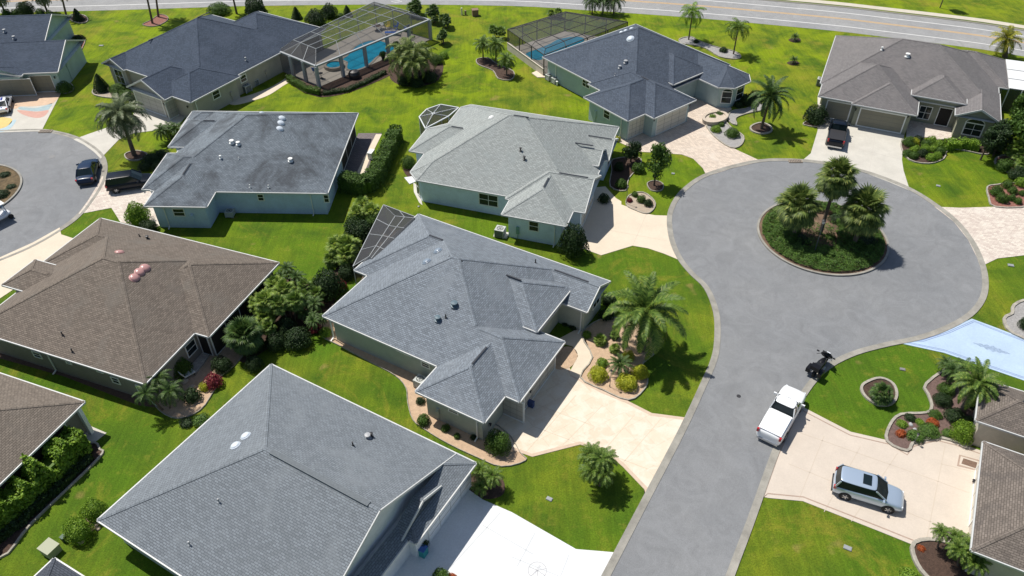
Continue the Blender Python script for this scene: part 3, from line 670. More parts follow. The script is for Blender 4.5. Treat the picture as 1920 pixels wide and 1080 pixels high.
        f = lambda t: (a[0]+(b[0]-a[0])*t, a[1]+(b[1]-a[1])*t)
        return [(f(s), f(t)) for s, t in iv]
    # ---- things on walls
    def onwall(h, px, py, prefer=None):
        best = None; r = ray(px, py)
        for s, t, e, z0 in h.walls:
            nw = -(h.u*e[0]+h.n*e[1]); den = r.dot(nw)
            if den >= 0: continue
            p0 = h.O+h.u*s[0]+h.n*s[1]; tt = (p0-Vector((0, 0, CAMH))).dot(nw)/den; q = Vector((0, 0, CAMH))+r*tt
            a, b = h.loc(q); L = math.hypot(t[0]-s[0], t[1]-s[1]); w_ = ((a-s[0])*(t[0]-s[0])+(b-s[1])*(t[1]-s[1]))/L
            if -.2 < q.z < z0 and -.3 < w_ < L+.3 and (best is None or tt < best[0]): best = (tt, q, nw)
        return best[1:] if best else None
    def window(h, px, py, wd, hg, z=None, panes=(2, 1), arch=False, kind='window', frame=None, fw=.09, proud=.03, glass=None, at=None):
        r = h.onwall(px, py) if not at else (h.O+h.u*at[0]+h.n*at[1], h.u*at[2]+h.n*at[3])
        if not r: print('NO WALL', h.root.name, px, py, kind); return None
        q, nw = r; z = q.z if z is None else z; side = Vector((-nw.y, nw.x, 0)); up = Vector((0, 0, 1)); c = Vector((q.x, q.y, z))-h.c+nw*proud; M = Matrix((side, nw, up)).transposed()
        f = MB(); frm = frame or TRIM; gl = glass or GLASS
        for s in (-1, 1): f.box(c+side*s*(wd/2), (fw, .06, hg+fw), M)
        for s in (-1, 1): f.box(c+up*s*(hg/2), (wd-fw, .06, fw), M)
        if kind == 'window':
            for k in range(1, panes[0]): f.box(c+side*(wd*(k/panes[0]-.5)), (.05, .05, hg-fw), M)
            for k in range(1, panes[1]+1): f.box(c+up*(hg*(k/(panes[1]+1)-.5)), (wd-fw, .045, .05), M)
        o = f.build(kind, frm, h.root)
        g_ = MB(); g_.box(c-nw*.012, (wd-.04, .02, hg-.04), M); g_.build({'window': 'pane', 'garage_door': 'door_panel', 'door': 'door_panel'}.get(kind, 'panel'), gl, o)
        if arch:
            a = MB(); P = [c+up*(hg/2+.03)+side*(math.cos(t)*wd*.5)+up*math.sin(t)*wd*.28 for t in [math.pi*k/12 for k in range(13)]]
            a.tube(P, .05, 6); a.build('arch_trim', frm, o)
            a = MB(); a.face([p+nw*.012 for p in P]); a.build('arch_pane', gl, o)
        if kind == 'garage_door':
            l = MB()
            for k in range(1, 4): l.box(c+up*(hg*(k/4-.5))+nw*.004, (wd-.1, .012, .018), M)
            for k in range(1, 4): l.box(c+side*(wd*(k/4-.5))+nw*.004, (.018, .012, hg-.1), M)
            l.build('panel_seams', MATS['seam'], o)
        return o
    def lantern(h, px, py):
        r = h.onwall(px, py)
        if not r: print('NO WALL lantern', px, py); return
        q, nw = r; c = q-h.c+nw*.12; b = MB(); b.lathe(c, [(.0, -.16), (.05, -.14), (.075, .08), (.11, .1), (.02, .2), (0, .2)], 8); b.beam(c-nw*.14+Vector((0, 0, .1)), c+Vector((0, 0, .1)), .03, .03); b.build('wall_lantern', DKM, h.root)
    def meter(h, px, py, m, sz=(.3, .14, .5)):
        r = h.onwall(px, py)
        if not r: print('NO WALL meter', px, py); return
        q, nw = r; side = Vector((-nw.y, nw.x, 0)); M = Matrix((side, nw, Vector((0, 0, 1)))).transposed(); b = MB(); c = q-h.c
        b.box(c+nw*.08, sz, M); b.lathe(c+nw*.17+Vector((0, 0, .1)), [(0, 0), (.08, 0), (.08, .05), (0, .05)], 10); b.beam(c+nw*.05-Vector((0, 0, sz[2]/2)), Vector((c.x, c.y, .1))+nw*.05, .05, .05); b.build('meter_box', m, h.root)
    def spout(h, px, py, lean=1):
        r = h.onwall(px, py)
        if not r: print('NO WALL spout', px, py); return
        q, nw = r; side = Vector((-nw.y, nw.x, 0))*lean; b = MB(); c = Vector((q.x, q.y, 0))-h.c
        b.beam(c+nw*(OVH)+Vector((0, 0, E0-.15)), c+nw*.06+Vector((0, 0, E0-.55)), .09, .08); b.beam(c+nw*.06+Vector((0, 0, E0-.55)), c+nw*.06+Vector((0, 0, .2)), .09, .08, nw); b.beam(c+nw*.06+Vector((0, 0, .2)), c+nw*.45+Vector((0, 0, .08)), .09, .08); b.build('downspout', h.trim, h.root)
    # ---- things on the roof
    def rpos(h, px, py):
        r = h.hit(px, py)
        if not r: print('NO ROOF', h.root.name, px, py); return None, None
        a, b, z = r; g1 = (h.rz(a+.05, b) or z)-(h.rz(a-.05, b) or z); g2 = (h.rz(a, b+.05) or z)-(h.rz(a, b-.05) or z)
        n = (h.u*(-g1/.1)+h.n*(-g2/.1)+Vector((0, 0, 1))).normalized(); return h.L(a, b, z), n
    def vent(h, px, py, r=.09, hh=.3, m=None, cap=True):
        p, n = h.rpos(px, py)
        if p is None: return
        b = MB(); b.lathe(p, [(r*2, -.06), (r*2, .02), (r, .06), (r, hh)]+([(r*1.7, hh), (r*1.7, hh+.08), (0, hh+.12)] if cap else [(0, hh)]), 10); b.build('vent_pipe', m or VENTM, h.roof)
    def dome(h, px, py, r=.3, m=None, fl=.45):
        p, n = h.rpos(px, py)
        if p is None: return
        M = n.to_track_quat('Z', 'Y').to_matrix(); b = MB(); prof = [(r*1.15, -.02), (r*1.15, .05), (r, .08)]+[(r*math.cos(t), .08+r*fl*math.sin(t)) for t in [math.pi/2*k/6 for k in range(1, 7)]]
        c = MB(); c.lathe((0, 0, 0), prof, 20); c.v = [tuple(M @ Vector(v)+p) for v in c.v]; c.build('skylight_dome', m or DOMEM, h.roof, shade=False)
    def rvent(h, p0, p1, wd=.11, m=None, hgt=.05):
        a, _ = h.rpos(*p0); c, _ = h.rpos(*p1)
        if a is None or c is None: return
        b = MB(); b.beam(a+Vector((0, 0, .03)), c+Vector((0, 0, .03)), wd, hgt); b.build('ridge_vent', m or RVM, h.roof)
TRIM = mat('white_trim', (.78, .79, .77), .5, var=.06, sc=3)
GUT = mat('gutter_white', (.60, .61, .60), .5, var=.12, sc=2)
GLASS = mat('window_glass', (.015, .024, .028), .12, spec=.35)
VENTM = mat('vent_grey', (.35, .36, .37), .5)
DOMEM = mat('skylight_acrylic', (.62, .68, .74), .12, spec=.8, coat=.5)
PINKD = mat('pink_dome', (.50, .27, .25), .25, spec=.6, coat=.3)
RVM = mat('ridge_vent_dark', (.035, .04, .05), .8)
mat('seam', (.2, .19, .17), .8)
def wallmat(n, c, dirt=.16): return mat(n, c, .9, var=dirt, sc=.8, var2=.05, sc2=9, bump=.004, bsc=30)
WBLUE = wallmat('blue_stucco', (.54, .68, .84)); WPALE = wallmat('pale_blue_stucco', (.70, .83, .95)); WSAGE = wallmat('sage_stucco', (.44, .47, .41)); WSEA = wallmat('seafoam_stucco', (.42, .53, .53))
WOLIVE = wallmat('olive_stucco', (.30, .31, .23)); WTAUPE = wallmat('taupe_stucco', (.26, .24, .21)); WGREIGE = wallmat('greige_stucco', (.44, .41, .35)); WWHITE = wallmat('white_stucco', (.74, .76, .77)); WCREAM = wallmat('cream_stucco', (.58, .53, .45))
DOORG = mat('garage_beige', (.25, .235, .175), .7, var=.06, sc=2); DOORW = mat('garage_cream', (.66, .62, .54), .7, var=.06, sc=2); DOORGR = mat('garage_grey', (.42, .41, .38), .7, var=.05, sc=2); DOORWH = mat('garage_white', (.78, .79, .80), .6)
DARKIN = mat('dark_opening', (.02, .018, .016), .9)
def shing(n, c, v=.2, **k):
    v *= .7; c1 = tuple(x*(1+v) for x in c); c2 = tuple(x*(1-v) for x in c)
    return brick_mat(n, c1, c2, tuple(x*.55 for x in c), .31, .145, .016, rough=.92, bump=.012, gvar=k.pop('gvar', .16), **k)
RG = shing('shingle_slate', (.20, .228, .26), .28, big=.35, bigc=(.222, .248, .275))
RF = shing('shingle_silver', (.33, .355, .345), .22, big=.5, bigc=(.29, .32, .315))
RE = shing('shingle_streaked', (.18, .21, .24), .24, big=.33, bigc=(.055, .06, .068), bigf=(.44, .64), big_amt=.72)
RH = shing('shingle_brown', (.180, .150, .124), .30, big=.4, bigc=(.165, .146, .125))
RI = shing('shingle_tan', (.20, .168, .138), .26, big=.5, bigc=(.18, .155, .13))
RJ = shing('shingle_blue_grey', (.190, .214, .238), .20, big=.3, bigc=(.208, .232, .252))
RN = shing('shingle_navy', (.060, .080, .115), .26, big=.3, bigc=(.076, .096, .135))
RN2 = shing('shingle_navy_light', (.078, .098, .132), .26, big=.3, bigc=(.096, .116, .150))
RD = shing('shingle_brown_grey', (.19, .18, .18), .2, big=.4, bigc=(.205, .19, .188))
RL = shing('shingle_right', (.17, .145, .125), .28, big=.5, bigc=(.085, .075, .07), bigf=(.5, .68), big_amt=.7)
RK = shing('shingle_dark_corner', (.07, .08, .10), .2)

hG = House('slate_roofed_house', (605, 592), (818, 685), [(R(0, 16.1, 0, 15.5),), (R(-1.5, 12, 5.9, 15.5),), (R(9, 18.45, 11.05, 15.5), (1,)), (R(6.5, 16.25, 6.5, 12.65), (), 3.45, (1,)), (R(11.3, 17.2, -2.9, 6.9),), (R(9, 18.4, 0, 7.1),)],
    'sage walled house with a slate blue roof beside the flagstone driveway', RG, WSAGE, TRIM)
hF = House('pale_blue_house', (791.6, 339), (958, 368.5), [([(-.6, 0), (16.5, 0), (16.5, 16.6), (-.9, 16.6), (-1.8, 15.7), (-1.8, 1.2)],), ([(-3.6, 5.0), (6, 5.0), (6, 11.7), (-1.8, 11.7), (-3.6, 9.9)],), (R(9.45, 15.75, -3.1, 6.1),), (R(9, 16.9, -.5, 6.3), (1,)), (R(10.2, 16.35, 7.4, 10.9), (1,), 3.3), (R(10, 17.0, 9.4, 14.0), (1,))],
    'pale blue walled house with a light silver grey roof behind the beige driveway', RF, WPALE, TRIM)
hE = House('blue_house', (404, 359), (611, 362), [(R(-6.5, 11.15, 0, 16.35),), (R(-7.45, 1, .2, 7.1),), (R(-6.1, 0, -2.65, 6.4),), (R(-7.6, 1, 7.9, 13.9), (), 3.2), (R(-8, 0, 12.4, 16.35),)],
    'blue walled house with a dark streaked grey roof beside an L shaped hedge', RE, WBLUE, TRIM)
hH = House('brown_roofed_house', (188, 409), (522, 492), [(R(1.1, 18.35, -15.7, 0),), (R(9.8, 19.7, -9.9, 0),), (R(0, 10, -7.6, 0),), (R(-.45, 5, -10.9, -7.3), (), 3.25)],
    'taupe house with a brown shingle roof and four pinkish skylight domes', RH, WTAUPE, TRIM, .45)
hI = House('small_tan_roofed_house', (158, 753), (0, 700), [(R(0, 15, 0, 15),)], 'tan shingle roofed house cut off by the left edge behind a tall hedge', RI, WTAUPE, TRIM, .45)
hJ = House('large_grey_roofed_house', (508, 683), (892, 868), [(R(0, 16.8, -15.55, 0), (1,)), (R(11.4, 18.36, -6.9, 0),), (R(11, 17.55, -7.6, -2.0), (1,)), (R(8, 17.8, -15.55, -4),)],
    'large blue grey roofed foreground house beside the white concrete driveway', RJ, WWHITE, TRIM, .45)
hK = House('dark_roofed_house_corner', (101, 1047), (150, 1078), [(R(0, 8, -7, 0),)], 'dark blue roof corner with white gutters at the bottom left edge', RK, WWHITE, TRIM)
hC = House('seafoam_house', (1020, 108), (1132, 166), [(R(-.3, 16.3, 0, 16.8),), (R(11.2, 18.55, -3.3, 6.2),), (R(9, 19.95, -.6, 6.4),), (R(7, 16.2, 6.5, 13.0), (), 3.35, (1,)), ([(9, 10.85), (19.5, 10.85), (20.85, 12.2), (20.85, 15.1), (19.5, 16.45), (9, 16.45)],)],
    'seafoam walled house with a navy roof and cream garage doors', RN2, WSEA, TRIM, .52)
hD = House('brown_grey_roofed_house', (1535, 180), (1720, 213), [(R(-.25, 19.2, 3.5, 18.8),), (R(0, 10.7, .05, 10.6),), (R(3.8, 10.75, -.45, 6.4),), (R(9.8, 15.6, 3.3, 9.6), (), 3.5, (0, 1)), (R(14.7, 19.3, 1.3, 9), (0,)), (R(11, 20.3, 10.8, 19.3),)],
    'green walled house with a brown grey roof and an arched entry at the top right', RD, WOLIVE, TRIM, .5)
hB = House('navy_roofed_house', (355, 190), (445, 143), [(R(2, 20, .3, 17.9),), (R(12, 24.3, .35, 13.0),), (R(-1.2, 6.5, 2.85, 9.6), (3,)), (R(-.1, 7.9, -.3, 6.2),), (R(4.3, 12, 11.0, 15.5), (3,)), (R(1.6, 10, 13.7, 17.9), (3,))],
    'greige walled house with a navy roof beside the big screened pool enclosure', RN, WGREIGE, TRIM, .5)
hA = House('teal_house', (145, 92), (110, 135), [(R(-3, 6.8, -14, -.1), (2,)), (R(-12.0, -.9, -20, -4.7), (2,)), (R(4.6, 7.6, -13, -4.3), (1,))],
    'teal walled house with a dark navy roof in the top left corner', RN, wallmat('teal_stucco', (.40, .54, .52)), TRIM, .42)
hL = House('right_edge_house', (1833, 830), (1920, 860), [(R(.35, 14, -9.0, .3),), (R(-.25, 12, 2.1, 6.6),), (R(4.5, 14, -5, 5.6), (), 2.5)],
    'cream walled house with a mottled brown roof at the right edge by the silver SUV', RL, WCREAM, TRIM, .45)

# ---- windows, doors and fittings
def W(h, L_, **k):
    for a in L_: h.window(*a, **k)
W(hE, [(335.5, 398, 1.1, .85, None, (1, 1)), (489, 370, .6, .75, None, (1, 1)), (612, 372, .5, .9, None, (1, 1))])
hE.spout(314, 410); hE.spout(585, 380); hE.meter(361, 405, WBLUE)
hE.window(656, 290, 7.5, 2.2, 1.25, (3, 0), glass=DARKIN)
W(hF, [(916, 375, 2.0, 1.35, None, (2, 1)), (1001, 424, .95, 1.1, None, (1, 1))])
hF.meter(971, 431, mat('green_box', (.2, .36, .34), .6), (.28, .16, .8)); hF.spout(1040, 440)
hF.window(785, 360, .7, 2.0, 1.2, (1, 1)); hF.window(0, 0, 4.9, 2.15, 1.2, kind='garage_door', glass=DOORW, fw=.12, at=(16.4, 2.9, 1, 0)); hF.window(0, 0, 1.6, 1.4, 1.4, (2, 1), at=(16.5, 12.2, 1, 0))
W(hG, [(798, 684, .75, .5, None, (1, 1)), (850, 770, .8, .4, None, (1, 1))])
hG.window(757, 660, 1.4, .28, None, (1, 0), glass=mat('louvre', (.28, .32, .30), .8)); hG.window(1118, 562, 1.3, 1.3, None, (2, 1)); hG.spout(623, 615); hG.spout(1090, 595); hG.meter(822, 770, WSAGE, (.25, .16, .6)); hG.spout(895, 800)
hG.window(1012, 700, 5.0, 2.15, 1.2, kind='garage_door', glass=DOORGR, fw=.12); hG.window(957, 765, 2.3, 2.15, 1.2, kind='garage_door', glass=DOORGR, fw=.12)
hG.lantern(992, 733); hG.lantern(917, 795)
W(hH, [(358, 652, 1.1, 1.2, None, (1, 1)), (70, 665, .8, .6, None, (1, 1)), (129, 679, .5, .3, None, (1, 1)), (187, 695, .6, .3, None, (1, 1)), (217, 713, .7, .65, None, (1, 1)), (262, 728, .5, .6, None, (1, 1))])
hH.window(386, 650, .95, 2.1, 1.05, kind='door', glass=DARKIN); hH.spout(96, 675); hH.spout(280, 742); hH.window(450, 590, 7.5, 2.3, 1.25, (4, 0), glass=DARKIN)
W(hC, [(1099, 157, 1.3, .9, None, (2, 1)), (1122, 167, .6, .8, None, (1, 1)), (1138, 214, 1.0, 1.1, None, (1, 1))])
hC.meter(1117, 213, WSEA, (.3, .16, .8)); hC.spout(1043, 130); hC.spout(1165, 235)
hC.window(1193, 233, 2.5, 2.15, 1.2, kind='garage_door', glass=DOORW); hC.window(1260, 215, 5.0, 2.15, 1.2, kind='garage_door', glass=DOORW)
hC.window(1363, 178, 1.2, 1.5, 1.4, (1, 1), arch=True); hC.window(1387, 172, 1.3, 1.5, 1.4, (1, 1), arch=True); hC.lantern(1179, 227); hC.lantern(1228, 225); hC.lantern(1292, 197)
hD.window(1572, 202, 2.7, 2.2, 1.25, kind='garage_door', glass=DOORG, fw=.14); hD.window(1653, 221, 4.9, 2.2, 1.25, kind='garage_door', glass=DOORG, fw=.14)
hD.window(1827, 236, 1.9, 1.5, 1.35, (2, 1), arch=True, fw=.13); hD.window(1736, 205, 1.3, 1.6, 1.3, (2, 1)); hD.window(1772, 212, 1.4, 2.2, 1.2, kind='door', glass=DARKIN); hD.lantern(1605, 205); hD.lantern(1703, 218)
hD.window(1880, 180, 4.0, 2.4, 1.3, (4, 0), glass=DARKIN)
hB.window(224, 141, 1.6, 1.9, 1.35, (2, 1), arch=True, fw=.13); hB.window(405, 177, 1.1, 1.0, None, (1, 1), fw=.12); hB.window(456, 147, 1.0, .9, None, (1, 1), fw=.12)
hB.window(280, 190, 5.0, 2.2, 1.2, kind='garage_door', glass=DOORGR, fw=.12); hB.window(328, 200, 2.4, 2.2, 1.2, kind='garage_door', glass=DOORGR, fw=.12)
hB.spout(368, 200); hB.meter(433, 175, WGREIGE); hB.meter(498, 135, WGREIGE); hB.lantern(353, 200); hB.lantern(309, 195)
hA.window(20, 158, 5.2, 2.2, 1.2, kind='garage_door', glass=DOORG); hA.window(79, 153, 2.6, 2.2, 1.2, kind='garage_door', glass=DOORG); hA.lantern(103, 145); hA.meter(124, 122, mat('teal_box', (.3, .42, .4), .6))
hJ.window(845, 960, 5.0, 2.2, 1.2, kind='garage_door', glass=DOORWH, fw=.1)
hL.window(1845, 900, 5.0, 2.2, 1.2, kind='garage_door', glass=DOORW, fw=.14); hL.lantern(1836, 862); hL.lantern(1829, 903)

for x, y in ((529, 221), (527, 230), (525, 241)): hE.dome(x, y+1, .33)
hE.dome(491, 212, .25); hE.vent(435, 268, .14, .22, TRIM); hE.vent(447, 271, .12, .22, TRIM); hE.vent(414, 297, .07, .25, TRIM); hE.vent(545, 302, .14, .22, TRIM); hE.vent(448, 299, .04, .25, TRIM, False); hE.vent(469, 351, .05, .3, TRIM, False); hE.vent(504, 352, .05, .3, TRIM, False)

hF.dome(921, 221, .28, TRIM); hF.vent(976, 283, .07, .3, DKM); hF.vent(983, 299, .08, .3, DKM); 
hG.dome(821, 471, .36, mat('blue_dome', (.22, .27, .33), .2, coat=.3)); hG.dome(800, 491, .36, MATS['blue_dome']); hG.vent(852, 573, .16, .25, mat('vent_blue', (.10, .15, .18), .5)); hG.vent(821, 600, .14, .25, MATS['vent_blue']); hG.vent(836, 596, .05, .35, DKM, False); hG.vent(1004, 493, .05, .4, DKM, False)

hH.dome(224, 473, .33, PINKD, .3); hH.dome(272, 503, .36, PINKD); hH.dome(262, 511, .36, PINKD); hH.dome(252, 521, .36, PINKD); hH.vent(262, 444, .05, .3, DKM, False); hH.vent(277, 448, .09, .25, DKM); hH.vent(118, 629, .05, .4, DKM, False); hH.vent(136, 660, .05, .4, DKM, False)
hJ.dome(461, 818, .32); hJ.dome(442, 836, .32); hJ.vent(690, 821, .12, .25); hJ.vent(697, 819, .07, .3, DKM); hJ.vent(662, 836, .05, .4, DKM, False); hJ.vent(411, 942, .05, .35, VENTM, False); hJ.vent(356, 1022, .05, .35, VENTM, False)

hC.dome(1182, 73, .42); hC.dome(1165, 61, .25); hC.dome(1173, 58, .25); hC.dome(1184, 54, .25); hC.vent(1173, 118, .14, .25); hC.vent(1162, 128, .11, .25); hC.vent(1153, 142, .05, .3, VENTM, False); 
hD.dome(1716, 73, .28, TRIM); hD.dome(1728, 74, .28, TRIM); hD.dome(1740, 75, .28, TRIM); hD.vent(1701, 106, .16, .3, TRIM); hD.vent(1653, 94, .08, .3, TRIM)
hB.dome(411, 26, .3); hB.dome(424, 30, .3); hB.vent(461, 113, .07, .3)
hA.vent(9, 60, .12, .3); hA.vent(27, 73, .12, .3)
hI.window(70, 885, 6.5, 2.3, 1.25, (4, 0), glass=DARKIN)
for q_ in ((172, 812), (48, 905)):
    b = MB(); v = U(*q_); b.box((v.x-hI.c.x, v.y-hI.c.y, 1.4), (.28, .28, 2.8), Matrix.Rotation(math.atan2(hI.u.y, hI.u.x), 3, 'Z')); b.build('column', TRIM, hI.root)

def rv(h, L_, wd=.2, m=None, hg=.07):
    for a0, b0, a1, b1 in L_:
        z0, z1 = h.rz(a0, b0), h.rz(a1, b1); z = max(z0, z1); b = MB(); b.beam(h.L(a0, b0, z+.02), h.L(a1, b1, z+.02), wd, hg); b.build('ridge_vent', m or RVM, h.roof)
rv(hG, [(14.25, .3, 14.25, 2.3), (7.4, 7.75, 8.7, 7.75), (3.3, 10.7, 4.7, 10.7), (11.7, 9.575, 13.1, 9.575), (14.2, 13.275, 17.4, 13.275)], .14)
rv(hF, [(.0, 8.35, 1.3, 8.35), (7.0, 8.3, 8.6, 8.3), (12.6, .2, 12.6, 1.9), (13.4, 2.9, 16.3, 2.9), (13.4, 9.15, 15.3, 9.15), (14.2, 11.7, 16.7, 11.7)], .14)
rv(hE, [(-3.05, .6, -3.05, 2.6), (1.4, 8.175, 3.2, 8.175), (-4.4, 10.9, -3.2, 10.9)], .14)
rv(hC, [(14.2, 2.9, 15.4, 2.9)], .14); rv(hB, [(6, 13.25, 8, 13.25), (11.0, 9.1, 13.0, 9.1)], .14); rv(hL, [(2.2, 4.35, 5.2, 4.35)], .12)
rv(hJ, [(8.3, -7.775, 16.0, -7.775)], .36, mat('vent_shingle', (.15, .17, .185), .9, var=.25, sc=8), .10)

# ================================================================ PLANTS
BARK = mat('palm_bark', (.17, .13, .10), .95, var=.4, sc=5, var2=.3, sc2=20, bump=.02)
BARK2 = mat('bark', (.12, .09, .07), .95, var=.4, sc=6, bump=.02)
LPALM = leaf_mat('palm_leaf', (.04, .09, .012), (.15, .24, .035), (.28, .32, .07))
LPALMD = leaf_mat('palm_leaf_dark', (.026, .062, .014), (.085, .155, .03), (.16, .21, .06))
LFAN = leaf_mat('fan_leaf', (.05, .09, .018), (.18, .24, .055), (.36, .38, .09))
LFANY = leaf_mat('fan_leaf_bright', (.08, .15, .02), (.24, .34, .05), (.42, .46, .10))
LDARK = leaf_mat('shrub_leaf_dark', (.012, .032, .010), (.045, .085, .022))
LMID = leaf_mat('shrub_leaf', (.035, .085, .012), (.11, .20, .026))
LBRI = leaf_mat('shrub_leaf_bright', (.09, .18, .015), (.22, .36, .03), (.32, .44, .05))
LYEL = leaf_mat('shrub_leaf_yellow', (.25, .30, .012), (.50, .52, .03), (.62, .60, .08))
LRED = leaf_mat('croton_leaf', (.10, .012, .025), (.30, .04, .06), (.42, .16, .08))
LORA = leaf_mat('orange_leaf', (.30, .07, .02), (.55, .14, .04))
LJUN = leaf_mat('juniper_leaf', (.045, .105, .018), (.14, .25, .04))
LYP = leaf_mat('palm_leaf_yellow', (.12, .15, .012), (.36, .34, .03), (.44, .38, .04))
LSAGEL = leaf_mat('palm_leaf_grey', (.07, .10, .045), (.17, .21, .10), (.24, .26, .14))
rnd = random.Random(3)
def frond(b, base, az, e0, L, droop, nl, ll, wl, curl=.25):
    d = Vector((math.cos(az), math.sin(az), 0)); sd = Vector((-d.y, d.x, 0)); p = Vector(base); P = [p.copy()]; T = []
    N = 9
    for k in range(N):
        e = e0-droop*((k+.5)/N)**1.3; t = d*math.cos(e)+Vector((0, 0, math.sin(e))); T.append(t); p = p+t*(L/N); P.append(p.copy())
    T.append(T[-1])
    b.tube([P[0], P[3], P[6], P[9]], [.018*L, .013*L, .008*L, .002*L], 3, cap=False)
    for k in range(nl):
        t = .14+.86*(k+.5)/nl; f = t*N; i = min(int(f), N-1); q = P[i].lerp(P[i+1], f-i); tv = T[i]; up = sd.cross(tv)*-1
        up = tv.cross(sd); up = up if up.z > 0 else -up
        l = ll*(math.sin(math.pi*min(1, t*.93+.08))**.55)*rnd.uniform(.85, 1.1); w = wl
        for s in (-1, 1):
            dr = (sd*s*.85+tv*(.35+.5*t)+up*rnd.uniform(.0, .35)).normalized(); mid = q+dr*l*.55; tip = q+(dr+Vector((0, 0, -curl))).normalized()*l
            n = tv*w*.5
            b.face([q-n, q+n, mid+n, mid-n]); b.face([mid-n, mid+n, tip])
def crown_pinnate(n=40, droop=1.5, nl=22, ll=.24, wl=.03, emin=-.35, emax=1.35, curl=.3, L=1.12, seed=1, z0=0):
    rnd.seed(seed); b = MB()
    for k in range(n):
        u = (k+.5)/n; az = k*2.39996+rnd.uniform(-.15, .15); e = emax-(emax-emin)*u**.85+rnd.uniform(-.08, .08)
        frond(b, (0, 0, z0), az, e, L*rnd.uniform(.86, 1.06)*(.82+.18*u), droop*rnd.uniform(.8, 1.15)*(.75+.4*u), nl, ll, wl, curl)
    return b
def crown_fan(n=46, seed=1, nb=13, pet=.52, bl=.46, emin=-1.0, emax=1.45):
    rnd.seed(seed); b = MB()
    for k in range(n):
        u = (k+.5)/n; az = k*2.39996+rnd.uniform(-.2, .2); e = emax-(emax-emin)*u**.9+rnd.uniform(-.1, .1)
        d = Vector((math.cos(az)*math.cos(e), math.sin(az)*math.cos(e), math.sin(e))); sd = Vector((-math.sin(az), math.cos(az), 0)); up = d.cross(sd); up = up if up.z > 0 or e < 0 else -up
        L = pet*(rnd.uniform(.3, 1.08) if k % 2 else rnd.uniform(.85, 1.08)); h = d*L-Vector((0, 0, .05)); b.tube([(0, 0, 0), h], [.012, .008], 3, cap=False)
        ax = (d-Vector((0, 0, .45))).normalized()
        for j in range(nb):
            a = -1.35+2.7*j/(nb-1); dr = (ax*math.cos(a)+sd*math.sin(a)+up*.10*math.cos(a*2)).normalized(); l = bl*rnd.uniform(.85, 1.1)*(1-.18*abs(a)/1.35)
            nn = dr.cross(up); nn = nn.normalized()*.036
            m = h+dr*l*.55; tip = h+(dr*1.0+Vector((0, 0, -.22))).normalized()*l
            b.face([h, m+nn, m-nn]); b.face([m+nn, tip, m-nn])
    return b
def leaf(b, p, n, s, wr=.55):
    n = (n+Vector((rnd.gauss(0, .55), rnd.gauss(0, .55), rnd.gauss(0, .55)))).normalized(); a = n.cross(Vector((rnd.uniform(-1, 1), rnd.uniform(-1, 1), rnd.uniform(-1, 1)))).normalized(); c = n.cross(a)
    s *= rnd.uniform(.7, 1.3); b.face([p-a*s, p+c*s*wr+n*s*.15, p+a*s, p-c*s*wr+n*s*.15])
def wob(d, seed): return 1+.11*math.sin(3.1*d.x+seed)*math.sin(2.7*d.y+seed*2)+.09*math.sin(5.3*d.y+seed*1.7)*math.cos(4.9*d.x)+.08*math.sin(6.1*d.z+seed)
def shrub_mesh(n=1500, s=.075, seed=1, sx=1, sz=.9, shape='ball', spike=0):
    rnd.seed(seed); b = MB()
    for k in range(n):
        z = rnd.uniform(-.25, 1); a = rnd.uniform(0, 2*math.pi); r = math.sqrt(max(0, 1-z*z))
        d = Vector((r*math.cos(a), r*math.sin(a), z)); rr = wob(d, seed)*(rnd.random()**.18)
        if shape == 'cone': zz = rnd.random()**1.3; p = Vector((math.cos(a)*(1-zz)**.7*.98, math.sin(a)*(1-zz)**.7*.98, zz*2.4))*(.75+.25*rnd.random()**.4); d = Vector((math.cos(a), math.sin(a), .5)); p.z = zz*2.4
        elif shape == 'box': p = Vector((d.x, d.y, 0)); f = 1/max(abs(d.x), abs(d.y), abs(d.z), .01)*.97; p = Vector((d.x*f, d.y*f, d.z*f))*rr**.5; p.z = max(.02, p.z*sz+.9*sz); 
        else: p = d*rr; p.z = p.z*sz+.45*sz+.05
        if p.z < .02: p.z = .02+rnd.random()*.1
        if spike: d = (d+Vector((0, 0, spike))).normalized()
        leaf(b, p, d, s)
    # solid inner core in the leaf colour, closes gaps between leaves
    if shape == 'cone': b.lathe((0, 0, 0), [(.55, .05), (.6, .4), (.4, 1.2), (.12, 2), (0, 2.1)], 8)
    else: b.lathe((0, 0, 0), [(.5, .02), (.68, .25*sz), (.72, .55*sz), (.5, .95*sz), (.2, 1.15*sz), (0, 1.2*sz)], 10)
    return b
def tree_crown(n=2600, s=.085, seed=1):
    rnd.seed(seed); b = MB(); C = []
    for k in range(16):
        a = rnd.uniform(0, 6.28); r = rnd.random()**.6*.62; C.append((Vector((math.cos(a)*r, math.sin(a)*r, rnd.uniform(-.75, .95)*(1-.5*r))), rnd.uniform(.26, .42)))
    for k in range(n):
        c, r = C[k % len(C)]; d = Vector((rnd.gauss(0, 1), rnd.gauss(0, 1), rnd.gauss(0, 1)+.2)).normalized(); leaf(b, c+d*r*rnd.random()**.3, d, s)
    return b
_M = {}
def mesh_of(key, f, m):
    if key not in _M:
        o = f().build(key.split('#')[0], m); me = o.data; bpy.data.objects.remove(o); _M[key] = me
    return _M[key]
def inst(name, me, loc, sc, rz=0, parent=None):
    o = bpy.data.objects.new(name, me); COL.objects.link(o); o.location = loc; o.scale = sc if hasattr(sc, '__len__') else (sc, sc, sc); o.rotation_euler = (0, 0, rz)
    if parent: o.parent = parent
    return o
